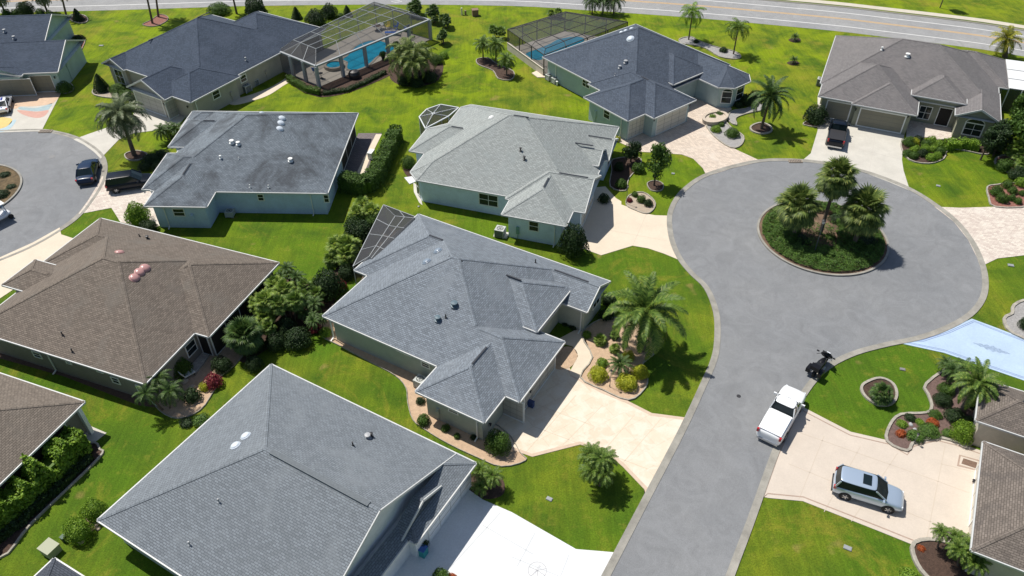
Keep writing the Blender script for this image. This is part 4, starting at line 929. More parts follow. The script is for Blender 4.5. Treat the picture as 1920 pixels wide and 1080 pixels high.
CR = {
 'date': (lambda s: crown_pinnate(34, 1.8, 46, .19, .022, -.4, 1.4, .22, 1.36, s), LPALM),
 'queen': (lambda s: crown_pinnate(22, 2.3, 26, .27, .027, -.2, 1.25, .7, 1.35, s), LPALM),
 'droop': (lambda s: crown_pinnate(46, 2.2, 32, .24, .026, -.5, 1.3, .6, 1.3, s), LSAGEL),
 'pygmy': (lambda s: crown_pinnate(32, 1.8, 24, .23, .030, -.35, 1.35, .3, 1.2, s), LPALM),
 'pygmyd': (lambda s: crown_pinnate(32, 1.8, 24, .23, .030, -.35, 1.35, .3, 1.2, s), LPALMD),
 'yellowpalm': (lambda s: crown_pinnate(24, 1.5, 16, .3, .045, -.35, 1.35, .3, 1.15, s), LYP),
 'sago': (lambda s: crown_pinnate(34, 1.2, 18, .17, .035, -.1, 1.2, .1, 1.1, s), LPALMD),
 'sabal': (lambda s: crown_fan(96, s, 14, .58, .50, -1.1), LFAN),
 'fan': (lambda s: crown_fan(42, s, 13, .58, .52, -.5, 1.4), LFANY),
 'fand': (lambda s: crown_fan(44, s, 13, .58, .52, -.6, 1.4), LPALM),
}
def palm(kind, base, cy, rpx, label, name='palm_tree', cat='palm', group=None, tr=.16, lean=None, heads=1, seed=1, m=None, cx=None, boot=False, rz=0):
    p = U(*base); h = max(.15, height_at(p, cy)); r = rpx*mpp(base[0], cy)
    rt = thing(name, p, 0, label, cat, group)
    top = Vector((0, 0, h))
    if cx is not None: q = U(cx, cy, h); top = Vector((q.x-p.x, q.y-p.y, h))
    f, mm = CR[kind]; me = mesh_of('crown#%s%d' % (kind+(m.name if m else ''), seed % 3), lambda: f(seed % 3+1), m or mm)
    if heads == 1:
        if h > .35:
            b = MB(); b.tube([(0, 0, -.05), top*.35+Vector((.0, 0, 0)), top*.97], [tr*1.25, tr, tr*.85], 9); b.build('trunk', BARK, rt)
        inst('crown', me, top, r, rz or seed, rt)
    else:
        rnd.seed(seed*5+2)
        for k in range(heads):
            a = k*6.283/heads+rnd.uniform(-.3, .3); dd = .48*r if heads > 2 else .4*r; q = Vector((math.cos(a)*dd, math.sin(a)*dd, h*rnd.uniform(.75, 1.15)))
            if k == 0 and heads > 3: q = Vector((0, 0, h*1.2))
            b = MB(); b.tube([(q.x*.3, q.y*.3, -.05), q], [tr*.7, tr*.55], 6); b.build('trunk', BARK, rt); inst('crown', me, q, r*.66*rnd.uniform(.85, 1.1), a*2, rt)
    return rt
SH = {'dark': LDARK, 'mid': LMID, 'bri': LBRI, 'yel': LYEL, 'red': LRED, 'ora': LORA, 'jun': LJUN}
def shrub(kind, c, rpx, hr, label, name='shrub', cat='shrub', group=None, shape='ball', seed=1, big=None, sxy=None, rz=0):
    """c = photo pixel of the foot centre; hr = height / radius"""
    p = U(*c); r = rpx*mpp(*c)*1.13; big = (r > .75) if big is None else big
    n, s = (2600, .062) if big else (900, .10)
    me = mesh_of('foliage#%s%s%d%d' % (kind, shape, big, seed % 3), lambda: shrub_mesh(n, s, seed % 3+1, shape=shape), SH[kind])
    o = inst(name, me, p, (r*(sxy or 1), r, r*hr/(1.35 if shape != 'cone' else 2.4)), rz or seed*1.7)
    return tag(o, label, cat, group)
def tree(base, cy, rpx, label, seed=1, m=None, hz=1.1, group=None, name='tree', tr=.09):
    p = U(*base); h = height_at(p, cy); r = rpx*mpp(base[0], cy); rt = thing(name, p, 0, label, 'tree', group)
    b = MB(); b.tube([(0, 0, -.05), (0.03, 0, h*.5), (0, 0, h)], [tr*1.2, tr, tr*.5], 8)
    for k in range(6):
        a = k*1.05+seed; b.tube([(0, 0, h*(.45+.07*k)), (math.cos(a)*r*.6, math.sin(a)*r*.6, h*(.6+.09*k))], [tr*.5, tr*.15], 5)
    b.build('trunk', BARK2, rt); me = mesh_of('crown#tree%s%d' % ((m or LDARK).name, seed % 3), lambda: tree_crown(2600, .08, seed % 3+1), m or LDARK)
    inst('crown', me, (0, 0, h), (r, r, r*hz), seed, rt); return rt
def hedge(line, wd, hg, label, m, dens=300, s=.09, name='hedge', cat='hedge', seed=1, wavy=.12, mounds=0):
    rnd.seed(seed); P = pts(*line); b = MB(); c0 = P[0].copy(); ph = rnd.uniform(0, 6)
    A = 0
    for i in range(len(P)-1):
        a, c = P[i]-c0, P[i+1]-c0; L = (c-a).length; d = (c-a)/L; n = Vector((-d.y, d.x, 0)); N = int(dens*L*(wd+2*hg)*.6)
        for k in range(N):
            t = rnd.uniform(-.02 if i else 0, 1)*L; q = rnd.random(); wv = 1+wavy*math.sin((t+A)*2.3+ph)+wavy*.8*math.sin((t+A)*5.1+ph*2)
            H = hg*(wv if mounds == 0 else (.62+.5*abs(math.sin((t+A)*math.pi/mounds)))*wv); Wd = wd*.5*(2-wv)
            if q < .5: p = a+d*t+n*rnd.uniform(-Wd, Wd)+Vector((0, 0, H*rnd.uniform(.9, 1.04))); nn = Vector((0, 0, 1))
            else:
                sg = 1 if rnd.random() < .5 else -1; z = rnd.random(); p = a+d*t+n*sg*Wd*(1-.25*z*z)*rnd.uniform(.85, 1.05)+Vector((0, 0, z*H)); nn = n*sg+Vector((0, 0, .3))
            leaf(b, p, nn, s)
        for e, sg in ((0, -1), (L, 1)):
            if (e == 0 and i == 0) or (e and i == len(P)-2):
                for k in range(int(dens*wd*hg)): leaf(b, a+d*(e+sg*rnd.uniform(-.05, .1))+n*rnd.uniform(-wd/2, wd/2)+Vector((0, 0, rnd.random()*hg)), d*sg, s)
        b.beam(a+Vector((0, 0, hg*.36)), c+Vector((0, 0, hg*.36)), wd*.6, hg*.68)
        A += L
    o = b.build(name, m); o.location = c0; return tag(o, label, cat)

# --- roundabout island
GI = 'cabbage palms on the roundabout island'
palm('sabal', (1487, 448), 385, 43, 'leftmost and widest cabbage palm on the roundabout island', seed=1, tr=.19, cx=1497, group=GI, heads=1)
palm('sabal', (1537, 440), 332, 37, 'tallest cabbage palm rising in the centre of the roundabout island', seed=2, tr=.17, cx=1570, group=GI)
palm('sabal', (1600, 462), 392, 45, 'cabbage palm at the right side of the roundabout island', seed=3, tr=.19, cx=1621, group=GI)
def groundcover():
    rnd.seed(9); b = MB(); kid = 0
    for k in range(42000):
        a = rnd.uniform(0, 2*math.pi); r = math.sqrt(rnd.uniform(.0, 1))*(ISR-.45); x, y = ISC.x+r*math.cos(a), ISC.y+r*math.sin(a); px, py = PX((x, y, 0))
        f = 0
        if py > 470 or px < 1500 or px > 1566 or r > ISR*.62: f = 1
        if 1505 < px < 1562 and 425 < py < 468 and r < ISR*.9: f = .2
        if f and r < ISR*.85 and 0: f = .6
        if rnd.random() > f: continue
        hgt = .5+.2*math.sin(x*2.7+1)*math.sin(y*2.9)+.12*math.sin(x*6.1)*math.cos(y*5.3+2)
        if r > ISR-1: hgt *= .4+.6*(ISR-.4-r)/.6
        z = .1+hgt*rnd.uniform(.75, 1.05); n = Vector((math.cos(a)*.2+.1*math.sin(x*5), math.sin(a)*.2, 1))
        leaf(b, Vector((x-ISC.x, y-ISC.y, max(z, .14))), n, .11, .3)
    o = b.build('juniper_groundcover', LJUN); o.location = (ISC.x, ISC.y, 0); tag(o, 'low green juniper ground cover ringing the roundabout island', 'ground cover', kind='stuff')
groundcover()
for px, py, r, kd, lb in ((1508, 420, 12, 'dark', 'dark low bush between the left and centre palms of the island'), (1570, 415, 15, 'dark', 'dark low bush just right of the tall island palm'), (1556, 447, 9, 'mid', 'small green bush beside the island lamp post'), (1625, 460, 17, 'dark', 'dark shaded bush under the right palm of the island'), (1500, 455, 16, 'dark', 'dark shaded bush under the left palm of the island')):
    shrub(kd, (px, py), r, .8, lb, seed=px)
# --- front garden of the slate roofed house
palm('date', (1203, 655), 583, 76, 'big arching date palm in the peach gravel bed by the road', tr=.32, seed=1, cx=1208)
palm('sago', (1161, 700), 683, 27, 'dark spiky sago between the yellow shrubs', name='sago_plant', cat='sago', tr=.15, seed=2)
GY = 'yellow mounded shrubs by the flagstone driveway'
shrub('yel', (1121, 708), 16, 1.25, 'round yellow shrub left of the sago palm', group=GY, seed=1, big=True)
shrub('yel', (1174, 724), 18, 1.2, 'round yellow shrub in front of the sago palm, nearest the lawn edge', group=GY, seed=2, big=True)
shrub('yel', (1199, 704), 15, 1.3, 'round yellow shrub right of the sago palm', group=GY, seed=3, big=True)
shrub('yel', (1177, 672), 11, 1.3, 'yellow shrub behind the sago palm', group=GY, seed=4, big=True)
shrub('bri', (1129, 684), 10, 1.2, 'small green shrub left behind the sago palm', seed=1)
palm('fan', (1125, 644), 637, 14, 'small bright spiky plant beside the front path', name='agave', cat='plant', seed=1)
palm('fan', (1152, 660), 653, 12, 'small spiky plant just behind the sago palm', name='agave', cat='plant', seed=2)
palm('fand', (1152, 634), 628, 11, 'small dark spiky plant near the big date palm trunk', name='agave', cat='plant', seed=3)
shrub('bri', (1100, 630), 9, .8, 'low green plant at the corner of the front wall', seed=5)
shrub('dark', (1140, 568), 14, 1.3, 'dark shrub against the bedroom end wall of the slate roofed house', seed=2)
shrub('dark', (1137, 595), 13, 1.2, 'dark leafy shrub left under the big date palm fronds', seed=3)
for i, (x, y) in enumerate(((1062, 608), (1076, 614), (1048, 600))): shrub('dark', (x, y), 8, .9, ['middle', 'rightmost', 'leftmost'][i]+' of three small dark shrubs at the covered entry', seed=i)
palm('pygmy', (1123, 905), 868, 44, 'full clumping palm alone in the lawn between two driveways', tr=.14, heads=5, seed=2, m=LPALM)
shrub('mid', (934, 842), 22, 1.75, 'rounded green shrub at the garage corner beside the flagstone driveway', seed=2, big=True)
palm('pygmy', (908, 918), 895, 34, 'bushy palm at the garage corner of the foreground house', tr=.14, heads=3, seed=3)
for x, y, r, k, lb in ((794, 793, 12, 'mid', 'round green bush at the lower end of the curved gravel path'), (836, 806, 8, 'mid', 'small green bush below the electric meter of the slate roofed house'), (789, 755, 8, 'dark', 'small dark bush at the back corner of the garage wing'), (857, 820, 6, 'mid', 'tiny bush near the garage side wall'), (612, 628, 11, 'bri', 'bright yellow green bush at the back corner of the slate roofed house'), (888, 822, 6, 'dark', 'tiny dark bush by the front garage corner')):
    shrub(k, (x, y), r, 1.3, lb, seed=x)
# --- planting between the houses
shrub('dark', (617, 552), 27, 1.7, 'very dark round shrub beside the rear wall of the slate roofed house', seed=1, big=True)
palm('fan', (684, 412), 392, 31, 'bright fan palm just above the dark screen cage', tr=.12, heads=3, seed=1)
shrub('dark', (675, 452), 25, 1.6, 'dark shrub between two fan palm clumps by the cage', seed=2, big=True)
palm('fan', (655, 490), 465, 36, 'bright fan palm clump left of the dark screen cage', tr=.12, heads=4, seed=2)
palm('fand', (632, 500), 485, 24, 'low fan palm at the left of the clump beside the cage', tr=.1, heads=2, seed=5)
palm('pygmyd', (548, 550), 512, 31, 'feathery dark palm behind the lanai of the brown roofed house', tr=.12, heads=3, seed=1)
palm('fan', (510, 610), 572, 36, 'yellowish green fan palm beside the brown roofed house', tr=.12, heads=4, seed=1)
palm('fand', (548, 605), 565, 32, 'mid green fan palm in the middle of the palm thicket', tr=.12, heads=3, seed=2)
palm('pygmyd', (582, 600), 572, 28, 'dark feathery palm at the right end of the palm thicket', tr=.12, heads=3, seed=3)
shrub('dark', (560, 645), 24, 1.3, 'dark low shrub on the lawn side of the palm thicket', seed=3, big=True)
shrub('red', (590, 620), 12, 1.2, 'reddish shrub at the right end of the palm thicket', seed=3)
palm('sabal', (468, 662), 628, 38, 'dark rounded fan palm at the corner near the brown house entry', tr=.14, seed=2, m=LPALMD)
shrub('dark', (418, 692), 17, 1.4, 'dark round shrub beside the brown house paver path', seed=2, big=True)
shrub('red', (402, 722), 15, 1.5, 'dark red croton on the peach gravel', name='croton', seed=1)
shrub('yel', (384, 730), 9, 1.4, 'small yellow green plant beside the red croton', seed=2)
shrub('dark', (362, 748), 15, 1.3, 'dark low shrub below the yellow green plant', seed=1)
palm('queen', (312, 765), 724, 44, 'leaning palm with drooping fronds at the brown house corner', tr=.13, seed=1, heads=3, m=LPALMD)
shrub('mid', (343, 700), 18, 1.8, 'upright leafy plant against the window wall of the brown house', seed=1, big=True)
shrub('jun', (378, 790), 14, .8, 'low spreading green shrub at the lower tip of the gravel bed', seed=3)
shrub('dark', (350, 795), 12, .7, 'dark creeping shrub at the lower tip of the gravel bed', seed=2)
# --- left foreground
hedge([(-60, 1040), (0, 990), (60, 938), (115, 888), (160, 842)], 1.5, 2.3, 'tall bright topped hedge along the tan roofed house at the left edge', LBRI, 200, .13, seed=4, wavy=.16, mounds=1.7)
hedge([(-30, 1040), (40, 985), (110, 922), (172, 862)], .5, .6, 'low dark hedge in front of the tall hedge at the left edge', LDARK, 160, .10, seed=6)
GR = 'round shrubs by the foreground house corner'
shrub('bri', (182, 968), 21, 1.7, 'upper of two round bright green shrubs beside the big grey roof corner', group=GR, seed=1, big=True)
shrub('bri', (152, 1005), 23, 1.6, 'lower of two round bright green shrubs beside the big grey roof corner', group=GR, seed=2, big=True)
# --- blue house and pale blue house
hedge([(642, 356), (690, 362), (712, 335), (732, 290), (745, 262)], 1.45, 1.9, 'L shaped clipped hedge around the patio behind the blue house', LMID, 260, .085, seed=2, wavy=.06)
shrub('bri', (263, 418), 20, 1.9, 'large round bright green shrub at the blue house driveway corner', seed=3, big=True)
shrub('dark', (281, 432), 15, 1.2, 'dark shrub between the round shrub and the blue house wall', seed=2)
palm('droop', (252, 291), 214, 47, 'tall grey green palm beside the white driveway above the parked black cars', tr=.22, cx=226, seed=1)
palm('pygmyd', (322, 262), 242, 28, 'dark feathery palm at the porch corner of the blue house', tr=.1, heads=3, seed=2)
for x, y, r, lb in ((285, 305, 15, 'dark low shrub left of the blue house porch'), (306, 296, 14, 'dark leafy shrub against the blue house porch wall'), (272, 318, 11, 'low dark shrub behind the black SUV'), (298, 316, 12, 'low dark shrub between the black SUV and the blue house')): shrub('dark', (x, y), r, 1.0, lb, seed=x)
shrub('dark', (1073, 476), 24, 2.3, 'tall dark round shrub at the pale blue garage corner', seed=1, big=True)
tree((1182, 304), 284, 21, 'left and darker of two small trees before the pale blue house', seed=1)
tree((1226, 348), 304, 27, 'taller small tree in the lawn by the beige driveway', seed=2, m=LMID, hz=1.25)
for x, y, r, k, lb in ((1132, 378, 10, 'dark', 'narrow dark shrub beside the garage of the pale blue house'), (1164, 350, 10, 'mid', 'low green shrub at the bend of the entry path'), (1160, 318, 9, 'dark', 'dark low shrub left of the two small trees'), (1196, 322, 11, 'mid', 'low green shrub between the two small trees'), (1190, 368, 6, 'mid', 'small plant in the oval sand bed near the path'), (1202, 378, 8, 'mid', 'green plant in the middle of the oval sand bed'), (1215, 385, 8, 'dark', 'dark plant at the right of the oval sand bed'), (1180, 378, 5, 'red', 'small reddish plant at the left of the oval sand bed'), (766, 312, 13, 'mid', 'leafy shrub at the rear corner of the pale blue house'), (1157, 264, 6, 'yel', 'small yellow plant between the pale blue and seafoam houses')): shrub(k, (x, y), r, 1.4, lb, seed=x)
# --- lawn between the pools
palm('queen', (780, 148), 105, 52, 'big weeping palm clump in the lawn beside the pool enclosure', tr=.15, heads=5, seed=2, m=LFAN)
for x, y, r, k, lb in ((820, 118, 11, 'mid', 'small leafy shrub at the right foot of the weeping palms'), (832, 108, 8, 'bri', 'small bright shrub right of the weeping palms'), (805, 152, 14, 'dark', 'dark shrub below the weeping palms'), (760, 158, 13, 'dark', 'dark shrub at the left foot of the weeping palms'), (782, 162, 12, 'dark', 'dark shrub at the front foot of the weeping palms')): shrub(k, (x, y), r, 1.2, lb, seed=x)
GQ = 'palms in the curved bed near the pale blue house'
palm('pygmy', (906, 112), 82, 21, 'leftmost palm of the group behind the pale blue house', tr=.09, seed=1, group=GQ)
palm('pygmy', (930, 118), 84, 22, 'middle palm of the group behind the pale blue house', tr=.09, seed=2, group=GQ)
palm('pygmy', (950, 142), 112, 20, 'nearest palm of the group behind the pale blue house', tr=.09, seed=3, group=GQ)
palm('fand', (932, 72), 56, 18, 'spiky shrub palm behind the group near the pool cage', tr=.08, heads=2, seed=1)
for x, y, cy, r, lb in ((782, 30, 12, 18, 'spiky yucca nearest the main road behind the pool enclosure'), (815, 42, 22, 17, 'spiky yucca second from the road behind the pool enclosure'), (838, 52, 36, 15, 'spiky yucca at the far corner of the pool enclosure'), (832, 82, 66, 14, 'spiky yucca beside the right end of the pool enclosure')): palm('fand', (x, y), cy, r, lb, name='yucca', cat='yucca', tr=.1, heads=4, seed=x, m=LPALMD)
palm('queen', (1291, 75), 24, 25, 'left slender palm beyond the seafoam house', tr=.09, seed=1, m=LBRI)
palm('queen', (1375, 102), 52, 25, 'slender palm at the lower end of the curved bed', tr=.09, seed=2)
palm('date', (1427, 242), 180, 40, 'feathery palm in its own stone ring right of the seafoam house', tr=.16, seed=2, m=LPALMD, cx=1444)
for x, cx_, lb in ((1110, 1105, 'left of three palms at the road behind the seafoam pool cage'), (1130, 1132, 'middle of three palms at the road behind the seafoam pool cage'), (1150, 1158, 'right of three palms at the road behind the seafoam pool cage')): palm('queen', (x, 27), 2, 22, lb, tr=.1, seed=x, m=LPALMD)
palm('fand', (1040, 34), 24, 16, 'spiky shrub behind the seafoam pool cage', tr=.08, heads=2, seed=2)
for p in ((1489, 76, 'upper of two small spiky shrubs in the lawn left of the brown grey roof'), (1487, 119, 'lower of two small spiky shrubs in the lawn left of the brown grey roof')): palm('sago', (p[0], p[1]), p[1]-7, 11, p[2], name='small_cycad', cat='shrub', seed=p[1], tr=.06)
palm('yellowpalm', (1884, 107), 74, 31, 'yellowing palm behind the brown grey roofed house', tr=.3, seed=1, cx=1888)
shrub('dark', (1527, 229), 19, 1.5, 'dark clipped round shrub left of the single garage door', seed=1, big=True)
for i, (x, y, r, k) in enumerate(((1703, 272, 11, 'mid'), (1720, 266, 8, 'dark'), (1735, 275, 9, 'mid'), (1715, 285, 9, 'bri'), (1745, 268, 9, 'bri'), (1748, 283, 8, 'bri'), (1728, 292, 9, 'dark'), (1745, 300, 9, 'bri'), (1762, 288, 9, 'mid'), (1700, 292, 8, 'mid'), (1760, 275, 9, 'bri'))):
    shrub(k, (x, y), r, 1.3, ['brownish green mound at the driveway corner of the bed', 'dark little shrub near the paver entry', 'green mound in the middle top of the bed', 'bright mound left of the bed centre', 'bright mound near the entry path edge', 'bright mound in the bed centre', 'dark mound at the lower left of the bed', 'lime mound at the lowest edge of the bed', 'green mound at the right of the bed', 'olive mound at the left edge of the bed', 'bright mound at the upper right of the bed'][i]+', by the concrete driveway', group='mounded shrubs before the arched entry', seed=i)
hedge([(1768, 280), (1800, 276), (1832, 282)], 1.2, 1.0, 'low bright leafy hedge under the arched window at the top right', LBRI, 170, .1, seed=3)
tree((1862, 292), 255, 30, 'dark bushy tree right of the arched window', seed=3, hz=.9)
tree((1908, 300), 245, 36, 'tall bushy tree at the right edge above the paver driveway', seed=1, m=LMID)
tree((1895, 240), 205, 24, 'leafy tree in front of the screened porch at the right edge', seed=2, m=LMID)
palm('fan', (1915, 320), 300, 28, 'fan palm at the right edge above the red mulch bed', heads=3, seed=1, tr=.1, m=LPALM)
for i, (x, y, r, k) in enumerate(((1866, 365, 11, 'mid'), (1887, 352, 9, 'mid'), (1877, 378, 10, 'mid'), (1897, 362, 8, 'mid'), (1895, 375, 7, 'mid'), (1907, 381, 7, 'mid'), (1915, 366, 6, 'mid'), (1912, 348, 10, 'bri'))):
    shrub(k, (x, y), r, 1.5, ['top left', 'top middle', 'largest lower left', 'centre right', 'centre low', 'lowest right', 'small far right', 'bright loose top right'][i]+' shrub ball in the red mulch bed at the right edge', group='ball shrubs in the red mulch bed', seed=i)
for x, y, r, k, lb in ((1335, 224, 8, 'bri', 'bright plant in the raised round planter by the seafoam entry'), (1348, 218, 8, 'mid', 'green plant in the raised round planter by the seafoam entry'), (1372, 255, 12, 'mid', 'green plant in the curved grey bed beside the paver driveway'), (1342, 246, 9, 'bri', 'bright plant at the tip of the curved grey bed'), (1352, 236, 6, 'mid', 'tiny plant between planter and curved grey bed'), (1400, 195, 14, 'dark', 'dark shrub under the bay windows of the seafoam house'), (1385, 200, 9, 'dark', 'small dark shrub left under the bay windows'), (1415, 186, 12, 'dark', 'dark shrub at the right corner of the bay windows'), (1305, 80, 5, 'dark', 'tiny dark shrub at the foot of the left slender palm'), (1356, 97, 7, 'dark', 'small dark shrub between the two slender palms')): shrub(k, (x, y), r, 1.1, lb, seed=x)
# --- right side
palm('fand', (1648, 752), 738, 24, 'spiky grass clump inside a ring of stone edging', name='ornamental_grass', cat='grass clump', seed=1, heads=1, m=LPALMD)
palm('pygmyd', (1778, 712), 688, 34, 'feathery palm at the upper left of the brown bed near the blue driveway', tr=.12, heads=3, seed=2)
palm('date', (1802, 775), 718, 47, 'large bushy palm beside the right edge roof', tr=.25, seed=3)
shrub('bri', (1800, 822), 19, 1.9, 'round lime green shrub beside the cream wall', seed=1, big=True)
for x, y, r, k, lb in ((1690, 797, 9, 'bri', 'small bright plant at the left of the brown bed'), (1724, 794, 8, 'bri', 'small bright plant in the middle of the brown bed'), (1688, 815, 9, 'ora', 'orange flowering plant at the left of the brown bed'), (1748, 795, 10, 'ora', 'orange and green plant in the centre of the brown bed'), (1752, 780, 11, 'mid', 'green shrub above the orange plant in the centre'), (1740, 812, 17, 'jun', 'low spreading green shrub along the driveway edge'), (1715, 822, 14, 'jun', 'low spreading shrub by the driveway path light'), (1775, 815, 10, 'jun', 'low green shrub left of the round lime shrub'), (1705, 785, 9, 'dark', 'small dark shrub behind the white rock')): shrub(k, (x, y), r, .9, lb, seed=x)
palm('pygmy', (1762, 1030), 1000, 34, 'left of two feathery palms at the lower right driveway corner', tr=.1, heads=2, seed=1)
palm('pygmy', (1802, 1062), 1035, 42, 'right of two feathery palms at the lower right driveway corner', tr=.12, heads=4, seed=2)
shrub('ora', (1726, 1030), 7, 1, 'small red flowering plant at the tip of the lower right bed', seed=1)
shrub('bri', (1705, 1085), 18, .8, 'bright leafy plant at the bottom edge right of the lawn', seed=1)
shrub('mid', (828, 1085), 15, 1.3, 'green shrub at the bottom edge beside the white driveway', seed=2)
shrub('ora', (848, 1084), 8, 1.0, 'small tan and red plant at the bottom edge beside the white driveway', seed=2)
shrub('dark', (1925, 615), 15, 1.2, 'dark shrub in the grey gravel bed at the right edge', seed=2)
# --- top left
for x, y, r, lb in ((148, 38, 10, 'cone shaped conifer right of the teal house'), (192, 170, 15, 'dark cone shaped shrub left of the arched window'), (557, 35, 10, 'left dark cone shrub behind the navy roof'), (652, 30, 9, 'right dark cone shrub behind the navy roof')): shrub('dark', (x, y), r, 2.0, lb, name='conifer', cat='conifer', shape='cone', seed=x)
for x, y, r, k, hr, lb in ((52, 30, 14, 'dark', 1.7, 'dark maroon tinted bush behind the teal house roof'), (14, 30, 7, 'mid', 1.6, 'leftmost little conifer behind the teal house'), (32, 30, 7, 'mid', 1.6, 'second little conifer behind the teal house'), (79, 31, 8, 'mid', 1.6, 'third little conifer behind the teal house'), (96, 33, 8, 'mid', 1.4, 'rightmost little conifer behind the teal house'), (482, 34, 20, 'dark', 1.7, 'large dark green bush behind the navy roof'), (412, 25, 18, 'mid', .9, 'low leafy shrub behind the navy roof ridge'), (594, 45, 18, 'dark', 1.3, 'dark bush left of the pool enclosure back'), (618, 32, 14, 'dark', 1.5, 'dark bush second left of the pool enclosure back'), (638, 34, 7, 'mid', 1.2, 'small green shrub behind the pool enclosure'),
    (124, 172, 13, 'mid', 1.3, 'green shrub at the front corner of the teal garage'), (138, 82, 8, 'yel', .8, 'yellow green shrub beside the teal house wall'), (148, 76, 10, 'dark', .9, 'dark low shrub beside the teal house wall'), (222, 172, 14, 'mid', .9, 'low green shrub under the large arched window of the navy roofed house'), (238, 182, 12, 'mid', .9, 'low green shrub right of the arched window'), (252, 190, 10, 'dark', 1, 'dark low shrub at the garage corner of the navy roofed house'), (10, 330, 9, 'dark', .7, 'low dark shrub on the island of the left cul-de-sac'), (22, 352, 8, 'dark', .7, 'low dark shrub at the front of the left island'), (4, 368, 12, 'dark', .8, 'dark shrub at the lower edge of the left island')):
    shrub(k, (x, y), r, hr, lb, seed=x)
for x, cy, cx_, lb in ((125, -22, 112, 'slender palm at the top edge above the teal house'), (286, -40, 268, 'left of two slender palms in the red mulch by the road'), (297, -42, 288, 'right of two slender palms in the red mulch by the road'), (444, -25, 432, 'slender palm behind the navy roof at the top edge')):
    palm('queen', (x, {125: 32, 286: 44, 297: 32, 444: 26}[x]), cy, 22, lb, tr=.14, cx=cx_, seed=x, m=LSAGEL)
palm('droop', (90, 25), -8, 20, 'low hanging grey green palm crown at the top left road edge', tr=.14, seed=1)
palm('droop', (10, 25), -6, 20, 'grey green palm crown in the very top left corner', tr=.14, seed=2)
hedge([(542, 152), (575, 172), (600, 178)], .8, .8, 'low green hedge at the left foot of the pool enclosure', LMID, 200, .08, seed=3)
hedge([(606, 178), (650, 172), (690, 155), (722, 138)], .7, .5, 'low dark hedge along the front of the pool enclosure', LDARK, 160, .08, seed=5)

palm('fan', (530, 585), 545, 30, 'broad bright fan palm between the brown roof edge and the thicket', tr=.12, heads=3, seed=3)
palm('fand', (498, 640), 610, 28, 'shaded fan palm low beside the brown house lanai', tr=.12, heads=2, seed=4)
palm('fand', (585, 575), 545, 26, 'dark fan palm at the upper right of the thicket', tr=.12, heads=3, seed=7)
palm('pygmyd', (600, 622), 592, 24, 'arching dark palm at the lower right of the thicket', tr=.1, heads=3, seed=4)
for x, y, r, k, lb in ((515, 545, 18, 'mid', 'green shrub at the lanai corner of the brown roofed house'), (520, 650, 18, 'dark', 'dark shrub at the lower edge of the palm thicket'), (560, 560, 18, 'mid', 'green shrub in the upper middle of the thicket'), (600, 545, 13, 'dark', 'dark shrub right of the upper thicket'), (540, 625, 20, 'dark', 'dark shrub in the heart of the palm thicket'), (478, 690, 15, 'dark', 'dark shrub by the gravel strip left of the thicket'), (650, 520, 15, 'dark', 'dark shrub beside the rear wall corner under the cage'), (665, 430, 16, 'mid', 'green shrub left of the upper fan palm'), (640, 540, 10, 'red', 'reddish low shrub by the rear wall of the slate roofed house'), (700, 425, 14, 'mid', 'green shrub at the outer cage corner'), (482, 655, 16, 'dark', 'dark shrub in front of the lanai screens')):
    shrub(k, (x, y), r, 1.5, lb, seed=x, big=True)

for x, y, r, k, lb in ((1765, 755, 15, 'dark', 'dark shrub left under the large palm of the brown bed'), (1788, 785, 17, 'dark', 'dark shrub directly below the large palm of the brown bed'), (1812, 795, 13, 'dark', 'dark shrub between the large palm and the cream wall'), (1772, 735, 14, 'mid', 'green shrub at the edging bend beside the large palm'), (1822, 760, 14, 'dark', 'dark shrub against the wall beside the large palm')):
    shrub(k, (x, y), r, 1.1, lb, seed=x, big=True)
tree((1838, 300), 262, 24, 'dark rounded bush tree at the right end of the bright low hedge', seed=2, hz=.8)
tree((1885, 285), 235, 30, 'green leafy tree between the arched window and the red mulch bed', seed=1, m=LMID)
palm('fand', (1898, 300), 275, 30, 'feathery fan palm in the dense planting at the right edge', tr=.1, heads=3, seed=2)
for x, y, r, k, lb in ((1880, 318, 14, 'mid', 'green shrub at the top of the red mulch bed'), (1905, 335, 15, 'dark', 'dark shrub between the two red mulch beds'), (1860, 285, 15, 'dark', 'dark shrub at the lawn edge under the bush tree'), (1712, 272, 9, 'yel', 'yellowish mound at the driveway side of the mounded bed'), (1733, 284, 9, 'bri', 'lime mound in the very middle of the mounded bed'), (1756, 296, 8, 'bri', 'lime mound at the lower right of the mounded bed'), (1712, 296, 8, 'mid', 'green mound at the lower left of the mounded bed')):
    shrub(k, (x, y), r, 1.3, lb, seed=x, big=True)
